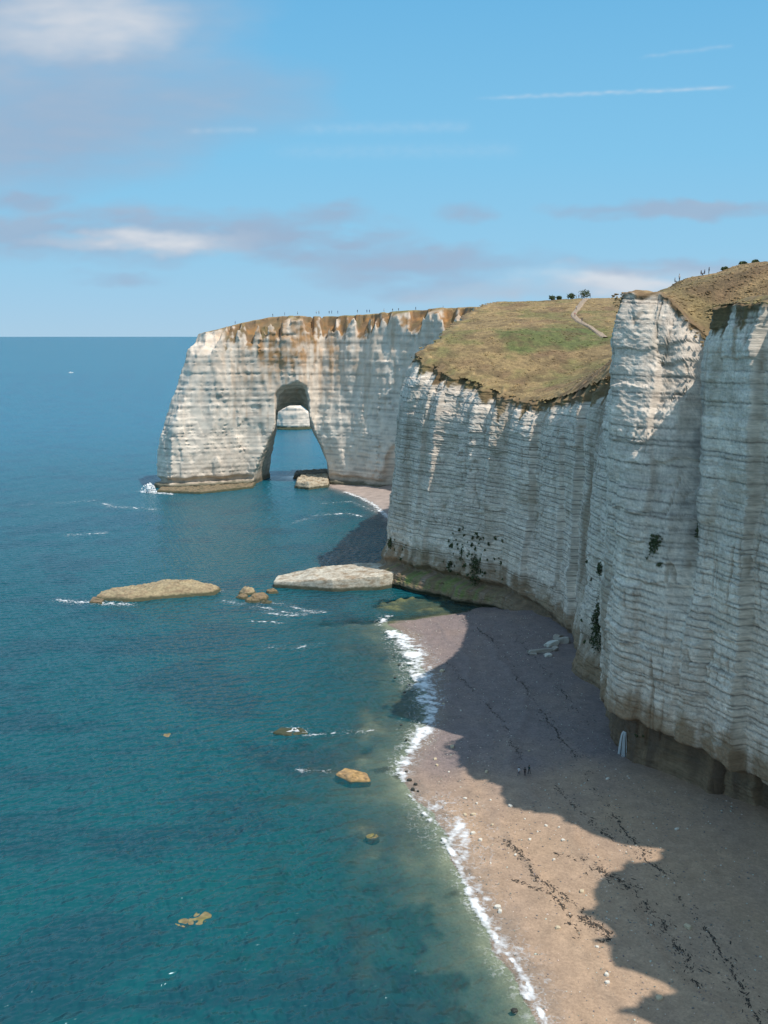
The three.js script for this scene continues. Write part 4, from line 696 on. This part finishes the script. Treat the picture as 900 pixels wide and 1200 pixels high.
// fallen slabs below the brown cleft
{
  const slab = new THREE.BoxGeometry(1, 1, 1, 6, 3, 4), p = slab.attributes.position;
  for (let q = 0; q < p.count; q++) { const x = p.getX(q), y = p.getY(q), z = p.getZ(q), l = 1 + 0.22 * n3(x * 3, y * 3 + 4, z * 3), r = Math.hypot(x, y, z) > 0.75 ? 0.9 : 1; p.setXYZ(q, x * l * r, y * l * r, z * l * r); }
  slab.computeVertexNormals();
  const labels = ['long grey slab, longest of the fallen pile at the cliff foot', 'tilted pale slab in the middle of the fallen pile', 'pale block at the cliff side of the fallen pile', 'thick grey block leaning on the fallen pile', 'small flat block in front of the fallen pile', 'low block half buried beside the long slab', 'broken block lying between the pale slabs'];
  [[634, 764, 7.2, 0.9, 1.8, 0.25, 0.06], [646, 757, 3.4, 1.4, 2.0, 0.5, 0.25], [660, 753, 3.2, 1.6, 2.2, -0.3, 0.2], [654, 749, 2.4, 1.5, 1.8, 0.9, -0.3], [642, 769, 1.7, 0.8, 1.4, 0.2, 0.1], [625, 767, 1.8, 0.7, 1.3, -0.2, 0.0], [650, 762, 1.6, 1.0, 1.2, 0.6, 0.2]].forEach(([u, v, a, b, c, ry, rz], i) => {
    let q = at(u, v, 2); for (let k = 0; k < 5; k++) q = at(u, v, bedY(q[0], q[2]));
    const o = new THREE.Mesh(slab, stoneM[i % 3 === 0 ? 2 : i % 3 === 1 ? 0 : 2]); o.scale.set(a, b, c); o.rotation.set(0.08 * i - 0.2, ry, rz); o.position.set(q[0], bedY(q[0], q[2]) + b * 0.35, q[2]);
    top(o, 'fallen_slab', labels[i], 'rock slab', 'fallen slabs');
  });
}
// strand lines of dark weed
{
  seeded(77);
  const base = new THREE.IcosahedronGeometry(0.5, 0), parts = [];
  const lines = [[[560, 735], [590, 765], [610, 800], [640, 840], [675, 890], [705, 935], [735, 975], [765, 1015], [800, 1050], [830, 1095], [860, 1140], [885, 1190], [900, 1215], 2.2, 900], [[525, 775], [545, 800], [570, 825], [592, 850], [598, 868], [612, 890], 1.0, 230], [[585, 980], [610, 1000], [630, 1030], [655, 1045], [675, 1062], [690, 1080], [700, 1095], 1.1, 260],
    [[600, 1030], [640, 1045], [665, 1070], [680, 1100], 0.8, 110], [[650, 1000], [690, 1010], [720, 1030], [760, 1045], 1.2, 90], [[690, 1015], [730, 1035], [770, 1075], [800, 1120], [820, 1160], 2.6, 260], [[640, 910], [680, 950], [720, 985], 1.2, 120], [[600, 740], [650, 800], [690, 850], 2.6, 160], [[680, 1075], [700, 1085], [715, 1095], [705, 1105], 1.0, 110]];
  for (const L of lines) {
    const n = L.at(-1) * 3.6, sp = L.at(-2), pts = L.slice(0, -2).map(([u, v]) => { let p = at(u, v, 1.5); for (let i = 0; i < 4; i++) p = at(u, v, bedY(p[0], p[2])); return new THREE.Vector3(p[0], 0, p[2]); }), c = new THREE.CatmullRomCurve3(pts);
    for (let i = 0; i < n; i++) {
      const t = rnd(), wig = 1.1 * n3(t * 22, 3, n) + 0.6 * n3(t * 70, 3, n); if (n3(t * 14, sp, n / 31) < -0.12 && rnd() < 0.8) continue;
      const p = c.getPointAt(t), tg = c.getTangentAt(t), w = (rnd() < 0.55 ? (rnd() - 0.5) * 0.35 : (rnd() + rnd() - 1) * sp) + wig, x = p.x - tg.z * w, z = p.z + tg.x * w, s = 0.07 + 0.2 * rnd() ** 2.5, g = base.clone();
      g.scale(s * rr(1, 4), s * 0.35, s * rr(0.5, 1)); g.rotateY(Math.atan2(-tg.z, tg.x) + rr(-0.8, 0.8)); g.translate(x, bedY(x, z) + 0.02, z); parts.push(g);
    }
  }
  top(new THREE.Mesh(mergeGeometries(parts), std({ name: 'dry_weed', color: new THREE.Color().setRGB(0.05, 0.04, 0.03) })), 'seaweed_wrack', 'dark lines of stranded seaweed across the beach', 'seaweed', null, 'stuff');
}

// ------------------------------------------------------------------ plants
const leafM = [[0.07, 0.085, 0.035], [0.075, 0.105, 0.038], [0.10, 0.10, 0.05]].map((c, i) => new THREE.MeshPhysicalMaterial({ name: 'leaves_' + ['dark', 'green', 'olive'][i], color: new THREE.Color().setRGB(...c), roughness: 0.85, vertexColors: true }));
function leafClump(n, rx, ry, rz, size) {                              // leaf-sized faces spread through a lumpy volume
  const pos = [], idx = [], col = [];
  for (let i = 0; i < n; i++) {
    let x, y, z; do { x = rr(-1, 1); y = rr(-1, 1); z = rr(-1, 1); } while (x * x + y * y + z * z > 1);
    const l = 0.75 + 0.5 * n3(x * 2.2 + rx, y * 2.2, z * 2.2 + n); x *= l * rx; y *= l * ry; z *= l * rz;
    const a = new THREE.Vector3(rr(-1, 1), rr(-1, 1), rr(-1, 1)).normalize(), b = new THREE.Vector3(rr(-1, 1), rr(-1, 1), rr(-1, 1)).cross(a).normalize(), s = size * rr(0.6, 1.4), q = pos.length / 3, t = rr(0.7, 1.35);
    pos.push(x - a.x * s, y - a.y * s, z - a.z * s, x + b.x * s * 0.5, y + b.y * s * 0.5, z + b.z * s * 0.5, x + a.x * s, y + a.y * s, z + a.z * s, x - b.x * s * 0.5, y - b.y * s * 0.5, z - b.z * s * 0.5);
    idx.push(q, q + 1, q + 2, q, q + 2, q + 3); for (let k = 0; k < 4; k++) col.push(t, t * rr(0.92, 1.08), t * 0.95);
  }
  return geo(pos, idx, col);
}
// ivy and samphire on the wall: line parameter, height, width, height span
seeded(900);
{
  const masses = [[8.35, 11, 3.0, 6.5, 900, 'dark ivy hanging low on the cliff above the green algae'], [8.05, 15, 2.2, 3.2, 420, 'olive plant mass above the hanging ivy'], [7.75, 10.5, 1.6, 2.2, 240, 'low plant mass on the seaward side of the hanging ivy'], [13.5, 17, 4.2, 9, 2200, 'large dark ivy mass on the cliff foot below the brown cleft'], [13.4, 30, 1.2, 2.5, 220, 'small ivy clump above the large ivy mass'], [17.9, 47.5, 1.6, 2.8, 300, 'dark plants hanging high in the near cliff'], [6.0, 13, 2.6, 2.0, 300, 'dark shrubs on the outer corner of the field cliff'], [19.0, 50, 1.3, 2.0, 200, 'dark plants in the gully of the near cliff'], [22.1, 8.2, 1.2, 1.5, 200, 'green plants on the overhang above the shingle']];
  for (const [t, y, w, h, n, label] of masses) {
    const p = wallPoint.get(t, y), ry = Math.atan2(p[3], p[4]), g = leafClump(n, w, h, n > 2000 ? 2.8 : 1.1, 0.32), o = new THREE.Group(), lean = (() => { const a = wallPoint.get(t, y + h * 0.8), b = wallPoint.get(t, y - h * 0.8); return Math.atan2((b[0] - a[0]) * p[3] + (b[2] - a[2]) * p[4], a[1] - b[1]); })();
    part(new THREE.Mesh(g, leafM[0]), 'foliage', o);
    const stems = []; for (let i = 0; i < 5; i++) { const s = new THREE.CylinderGeometry(0.03, 0.06, h * 1.2, 5); s.rotateZ(rr(-0.5, 0.5)); s.translate(rr(-0.5, 0.5) * w, 0, -0.2); stems.push(s); }
    part(new THREE.Mesh(mergeGeometries(stems), std({ name: 'stem_bark', color: new THREE.Color().setRGB(0.07, 0.05, 0.03) })), 'stem', o);
    o.rotation.order = 'YXZ'; o.rotation.y = ry; o.rotation.x = -lean; o.position.set(p[0], p[1], p[2]);
    top(o, 'ivy', label, 'ivy');
  }
  const variants = [0, 1, 2].map(() => leafClump(46, 0.62, 0.5, 0.4, 0.24)), spots = [];
  for (let i = 0; i < 70; i++) spots.push([7.4 + 1.5 * (rnd() + rnd()) / 2 * 1.1, 8 + 15 * rnd() ** 1.2]);
  for (let i = 0; i < 14; i++) spots.push([5.6 + rnd() * 1.0, 9 + 7 * rnd()]);
  for (let i = 0; i < 8; i++) spots.push([12.6 + rnd() * 1.2, 8 + 24 * rnd()]);
  spots.push([17.7, 45], [17.75, 49], [18.1, 44], [19.1, 53], [17.0, 8.8], [17.3, 9.2]);
  spots.forEach(([t, y], i) => {
    const p = wallPoint.get(t, y), o = new THREE.Mesh(variants[i % 3], leafM[i % 2]);
    o.position.set(p[0], p[1], p[2]); o.rotation.y = rr(0, 6.28); o.scale.setScalar(rr(0.6, 1.5));
    const where = t < 6.9 ? 0 : t < 10 ? 1 : t < 15 ? 2 : t < 17.5 ? 3 : 4;
    top(o, 'cliff_plant', ['small dark plant on the outer corner above the pale ledge', 'small dark plant dotting the chalk round the hanging ivy', 'small dark plant beside the large ivy mass', 'small plant on the overhang above the waterfall', 'small dark plant high in the near cliff'][where], 'plant', ['plants on the outer corner', 'plants round the hanging ivy', 'plants beside the large ivy', 'plants above the waterfall', 'plants high in the near cliff'][where]);
  });
}
// clumps of grass and heather that roughen the hill
{
  seeded(1500);
  const g = new THREE.IcosahedronGeometry(0.6, 1); { const p = g.attributes.position, cc = []; for (let i = 0; i < p.count; i++) { const l = 1 + 0.5 * n3(p.getX(i) * 2.3, p.getY(i) * 2.3, p.getZ(i) * 2.3); p.setXYZ(i, p.getX(i) * l, p.getY(i) * l * 0.5, p.getZ(i) * l); const t = 1 + 0.3 * n3(p.getX(i) * 6, 2, p.getZ(i) * 6); cc.push(t, t, t); } g.setAttribute('color', new THREE.Float32BufferAttribute(cc, 3)); g.computeVertexNormals(); }
  const count = 9000, im = new THREE.InstancedMesh(g, std({ name: 'tussock', vertexColors: true, side: THREE.DoubleSide }), count), m = new THREE.Matrix4(), q = new THREE.Quaternion(), e = new THREE.Euler(), c = new THREE.Color();
  let n = 0;
  for (let tries = 0; n < count && tries < 200000; tries++) {
    const nearHill = rnd() < 0.55, z = nearHill ? rr(-300, -160) : rr(-520, -300), d = -z, x = nearHill ? rr(0.2, 0.42) * d : rr(0.01, 0.23) * d;
    if (!insideLand(x, z)) continue;
    if (z < -360 && distPath(x, z) < 2.2) continue;
    if (fbm(x / 8 + 3, 1, z / 8, 3) < (nearHill ? -0.2 : 0.02)) continue;
    const s = rr(0.35, 0.85) * (nearHill ? 0.65 : 0.9), k = scl3(grassColor(x, z), rr(1.0, 1.6)); e.set(0, rr(0, 6.28), 0); q.setFromEuler(e);
    m.compose(new THREE.Vector3(x, GROUND(x, z) - 0.02, z), q, new THREE.Vector3(s, s * rr(0.6, 1.1), s)); im.setMatrixAt(n, m); im.setColorAt(n, c.setRGB(...k)); n++;
  }
  im.count = n;
  top(im, 'grass_tussocks', 'dry grass and heather tussocks covering the cliff top', 'grass', null, 'stuff');
}
// where the land stands highest against the sky along a column of the photograph
function skyline(u, d0, d1) { let best = null, bs = -9; for (let d = d0; d < d1; d += 1) { const x = (u - 450) / (FOCAL * 1.015) * d, z = -d; if (z > -530 && !insideLand(x, z)) continue; const y = GROUND(x, z), s = (y - EYE) / d; if (s > bs) { bs = s; best = [x, y, z]; } } return best; }
seeded(1700);
for (const [u, w, h, label] of [[646, 2.2, 1.3, 'low dark bush on the ridge, farthest from the walkers'], [654, 1.6, 1.1, 'small dark bush second from the end of the ridge row'], [668, 2.4, 1.6, 'broad dark bush on the ridge beside the walkers'], [684, 3.2, 2.4, 'tall rounded dark bush on the ridge where the path crests']]) {
  const p = skyline(u, 430, 560), o = new THREE.Group();
  part(new THREE.Mesh(leafClump(520, w, h, w * 0.8, 0.3), leafM[1]), 'crown', o).position.y = h * 0.9;
  const s = new THREE.CylinderGeometry(0.06, 0.12, h, 6); s.translate(0, h * 0.4, 0); part(new THREE.Mesh(s, std({ color: new THREE.Color().setRGB(0.07, 0.05, 0.03) })), 'trunk', o);
  o.position.set(p[0], p[1] - 0.1, p[2]); top(o, 'bush', label, 'bush');
}
for (const [u, w, label] of [[866, 1.5, 'green gorse bush high on the near hill'], [880, 1.2, 'smaller green gorse bush beside the hill crest'], [845, 1.3, 'low green gorse bush near the seated walkers']]) {
  const p = skyline(u, 240, 330), o = new THREE.Group(); part(new THREE.Mesh(leafClump(420, w, 0.6, w, 0.24), leafM[1]), 'crown', o).position.y = 0.3;
  const s = new THREE.CylinderGeometry(0.05, 0.08, 0.5, 6); part(new THREE.Mesh(s, std({ color: new THREE.Color().setRGB(0.07, 0.05, 0.03) })), 'trunk', o);
  o.position.set(p[0], p[1], p[2]); top(o, 'gorse_bush', label, 'bush');
}

// ------------------------------------------------------------------ the trickle falling from the overhang
{
  const a = wallPoint.get(16.55, 8.2), b = [a[0] + a[3] * 0.5, a[1], a[2] + a[4] * 0.5], strands = [];
  seeded(3);
  for (let i = 0; i < 16; i++) {
    const o = rr(-0.9, 0.9), pts = [], out = rr(0.1, 0.7), y1 = bedY(b[0] + o, b[2]) - 0.05;
    for (let k = 0; k <= 6; k++) { const t = k / 6; pts.push(new THREE.Vector3(b[0] - a[4] * o * (0.5 + 0.7 * t) + a[3] * out * Math.sqrt(t) * 1.6, lerp(b[1], y1, t * t * 0.6 + t * 0.4), b[2] + a[3] * o * (0.5 + 0.7 * t) + a[4] * out * Math.sqrt(t) * 1.6)); }
    strands.push(new THREE.TubeGeometry(new THREE.CatmullRomCurve3(pts), 10, rr(0.04, 0.12), 5));
  }
  top(new THREE.Mesh(mergeGeometries(strands), std({ name: 'falling_water', color: new THREE.Color().setRGB(0.6, 0.62, 0.62), roughness: 0.4 })), 'waterfall', 'thin white waterfall dropping from the overhang onto the beach', 'waterfall', null);
}

// ------------------------------------------------------------------ people
function capsule(p, a, b, ra, rb) { const x = p[0] - a[0], y = p[1] - a[1], z = p[2] - a[2], X = b[0] - a[0], Y = b[1] - a[1], Z = b[2] - a[2], t = clamp((x * X + y * Y + z * Z) / (X * X + Y * Y + Z * Z), 0, 1); return Math.hypot(x - X * t, y - Y * t, z - Z * t) - lerp(ra, rb, t); }
const smin = (a, b, k) => { const h = clamp(0.5 + 0.5 * (b - a) / k, 0, 1); return b + (a - b) * h - k * h * (1 - h); };
function figure(pose, step) {                                          // facing +z; returns geometry and, per vertex, the region
  const q = { stand: { fl: 0.02, fr: -0.02, hl: 0.05, hr: 0.05, sit: 0 }, walk: { fl: 0.24, fr: -0.24, hl: -0.2, hr: 0.22, sit: 0 }, sit: { fl: 0, fr: 0, hl: 0.2, hr: 0.2, sit: 1 } }[pose], D = q.sit ? -0.42 : 0;
  const hipY = 0.92 + D - (q.sit ? 0.06 : 0), B = [];
  const leg = (s, f) => { const hip = [s * 0.09, hipY, 0], knee = q.sit ? [s * 0.12, 0.5, 0.42] : [s * 0.1, 0.5, f * 0.55 + 0.04], ank = q.sit ? [s * 0.12, 0.08, 0.5] : [s * 0.1, 0.08, f]; B.push([hip, knee, 0.095, 0.065, 'legs'], [knee, ank, 0.062, 0.042, 'legs'], [ank, [ank[0], 0.04, ank[2] + 0.16], 0.045, 0.04, 'shoe']); };
  leg(-1, q.fl); leg(1, q.fr);
  B.push([[0, hipY + 0.02, 0], [0, 1.18 + D, 0], 0.135, 0.125, 'shirt'], [[-0.1, 1.36 + D, 0], [0.1, 1.36 + D, 0], 0.12, 0.12, 'shirt'], [[0, 1.16 + D, 0], [0, 1.36 + D, 0], 0.13, 0.14, 'shirt']);
  const arm = (s, f) => { const sh = [s * 0.19, 1.42 + D, 0], el = [s * 0.25, 1.14 + D, f * 0.35 - 0.04], ha = [s * 0.24, 0.9 + D + (q.sit ? 0.06 : 0), f + 0.02]; B.push([sh, el, 0.055, 0.045, 'shirt'], [el, ha, 0.042, 0.03, 'skin'], [ha, [ha[0], ha[1] - 0.09, ha[2] + 0.03], 0.034, 0.026, 'skin'], [[ha[0] - s * 0.02, ha[1] - 0.02, ha[2] + 0.03], [ha[0] - s * 0.03, ha[1] - 0.07, ha[2] + 0.06], 0.016, 0.013, 'skin']); };
  arm(-1, q.hl); arm(1, q.hr);
  B.push([[0, 1.46 + D, -0.01], [0, 1.56 + D, 0.01], 0.055, 0.052, 'skin'], [[0, 1.6 + D, 0.025], [0, 1.68 + D, 0.01], 0.075, 0.092, 'skin'], [[0, 1.63 + D, 0.1], [0, 1.61 + D, 0.125], 0.012, 0.016, 'skin'], [[0, 1.66 + D, -0.03], [0, 1.71 + D, -0.005], 0.088, 0.092, 'hair'], [[-0.088, 1.63 + D, 0.01], [-0.094, 1.65 + D, 0.0], 0.014, 0.016, 'skin'], [[0.088, 1.63 + D, 0.01], [0.094, 1.65 + D, 0.0], 0.014, 0.016, 'skin']);
  const f = (x, y, z) => { let d = 9; for (const [a, b, ra, rb] of B) d = smin(d, capsule([x, y, z], a, b, ra, rb), 0.04); return d; };
  const { pos, idx } = netSurface(f, [-0.42, -0.06, -0.42], [0.42, 1.9 + D, 0.8], step), n = pos.length / 3, reg = [];
  for (let i = 0; i < n; i++) { const p = [pos[i * 3], pos[i * 3 + 1], pos[i * 3 + 2]]; let m = 9, r = 'skin'; for (const [a, b, ra, rb, k] of B) { const d = capsule(p, a, b, ra, rb); if (d < m) { m = d; r = k; } } reg.push(r); }
  return { g: geo(pos, idx), reg };
}
const FIG = { stand: figure('stand', 0.05), walk: figure('walk', 0.05), sit: figure('sit', 0.05) }, FINE = { walk: figure('walk', 0.024), stand: figure('stand', 0.024) };
const clothM = std({ name: 'clothing', vertexColors: true });
const SKIN = [0.42, 0.25, 0.17];
function person(src, shirt, legs, hair, p, turn, label, group, h = 1) {
  const g = src.g.clone(), c = new Float32Array(src.reg.length * 3), t = { shirt, legs, hair, skin: SKIN, shoe: [0.05, 0.045, 0.04] };
  src.reg.forEach((r, i) => c.set(t[r], i * 3)); g.setAttribute('color', new THREE.BufferAttribute(c, 3));
  const o = new THREE.Mesh(g, clothM); o.position.set(...p); o.rotation.y = turn; o.scale.setScalar(h);
  return top(o, 'person', label, 'person', group);
}
const onBeach = (u, v) => { let p = at(u, v, 1); for (let i = 0; i < 5; i++) p = at(u, v, bedY(p[0], p[2])); return [p[0], bedY(p[0], p[2]), p[2]]; };
person(FINE.walk, [0.55, 0.56, 0.58], [0.03, 0.04, 0.07], [0.03, 0.02, 0.015], onBeach(608, 909), 2.6, 'person in a pale top and dark trousers walking on the shaded beach', 'walkers on the beach');
person(FINE.stand, [0.04, 0.035, 0.035], [0.05, 0.03, 0.035], [0.02, 0.015, 0.01], onBeach(615, 909), 2.9, 'person in black between the two other walkers on the beach', 'walkers on the beach', 0.97);
person(FINE.walk, [0.02, 0.05, 0.045], [0.02, 0.025, 0.03], [0.06, 0.04, 0.02], onBeach(620, 907), 2.4, 'person in dark green beside the person in black on the beach', 'walkers on the beach', 1.02);
seeded(2024);
const SH = [[0.6, 0.6, 0.6], [0.5, 0.06, 0.05], [0.05, 0.06, 0.1], [0.03, 0.03, 0.03], [0.15, 0.2, 0.4], [0.45, 0.3, 0.12]], LG = [[0.04, 0.05, 0.09], [0.03, 0.03, 0.03], [0.3, 0.25, 0.18]];
const pick = (a) => a[Math.floor(rnd() * a.length)];
for (const u of [276, 320, 334, 349, 371, 374, 386, 389, 396, 419, 430, 433, 450, 460, 467, 487, 519]) { const p = skyline(u, 575, 625); person(rnd() < 0.5 ? FIG.stand : FIG.walk, pick(SH), pick(LG), [0.03, 0.02, 0.01], p, rr(0, 6.28), 'tiny walker on the skyline above the arch', 'walkers on the skyline above the arch'); }
for (const [u, k] of [[665, 0], [670, 1], [674, 0], [677, 1], [681, 0], [690, 2]]) { const p = skyline(u, 430, 540); person(FIG.stand, SH[k], pick(LG), [0.03, 0.02, 0.01], p, rr(0, 6.28), ['walker in a white top among the group on the ridge', 'walker in a red top among the group on the ridge', 'walker in navy at the top of the path'][k], 'walkers on the ridge'); }
for (const [i, t, k] of [[0, 0.5, 0], [1, 0.66, 1], [2, 0.78, 2]]) { const c = new THREE.CatmullRomCurve3(PATH.map(([x, z]) => new THREE.Vector3(x, 0, z))), p = c.getPointAt(t); person(FIG.walk, SH[k], LG[0], [0.03, 0.02, 0.01], [p.x, GROUND(p.x, p.z) + 0.1, p.z], rr(0, 6.28), ['walker in a white top on the bend of the path', 'walker in a red top on the sandy path', 'walker in navy lowest on the sandy path'][i], 'walkers on the path'); }
for (const [u, k, pose, label] of [[818, 3, 'sit', 'person in black sitting on the hill crest'], [822, 2, 'sit', 'person in navy sitting beside the person in black'], [827, 3, 'stand', 'person in black standing behind the two sitting on the hill'], [788, 0, 'sit', 'person in white sitting on the lower hill crest'], [793, 0, 'stand', 'person in white standing on the lower hill crest']]) { const p = skyline(u, 200, 330); person(FIG[pose], SH[k], LG[1], [0.03, 0.02, 0.01], p, rr(0, 6.28), label, 'people on the near hill'); }

// ------------------------------------------------------------------ the boat far out
{
  const p = at(83, 437, 0), o = new THREE.Group(), white = std({ name: 'white_gelcoat', color: new THREE.Color().setRGB(0.8, 0.8, 0.78), roughness: 0.35 }), shape = new THREE.Shape();
  shape.moveTo(-4.2, -1.4); shape.lineTo(2.2, -1.4); shape.quadraticCurveTo(4.2, -1.0, 5.2, 0); shape.quadraticCurveTo(4.2, 1.0, 2.2, 1.4); shape.lineTo(-4.2, 1.4);
  const hull = new THREE.ExtrudeGeometry(shape, { depth: 1.3, bevelEnabled: true, bevelSize: 0.15, bevelThickness: 0.2, bevelSegments: 2 }); hull.rotateX(-Math.PI / 2); hull.translate(0, -0.35, 0);
  part(new THREE.Mesh(hull, white), 'hull', o);
  const cab = new THREE.BoxGeometry(3, 1.3, 2); { const q = cab.attributes.position; for (let i = 0; i < q.count; i++) if (q.getY(i) > 0) q.setXYZ(i, q.getX(i) * 0.7 - 0.3, q.getY(i), q.getZ(i) * 0.85); cab.computeVertexNormals(); } cab.translate(-0.4, 1.7, 0);
  const cabin = part(new THREE.Mesh(cab, white), 'cabin', o), glass = new THREE.BoxGeometry(0.06, 0.6, 1.5); glass.rotateZ(0.5); glass.translate(0.68, 1.9, 0);
  part(new THREE.Mesh(glass, std({ name: 'dark_glass', color: new THREE.Color().setRGB(0.03, 0.04, 0.05), roughness: 0.1 })), 'windscreen', cabin);
  o.position.set(p[0], 0.2, p[2]); o.rotation.y = 0.3;
  top(o, 'motor_boat', 'tiny white motor boat far out on the open sea', 'boat');
}

renderer.render(scene, camera);
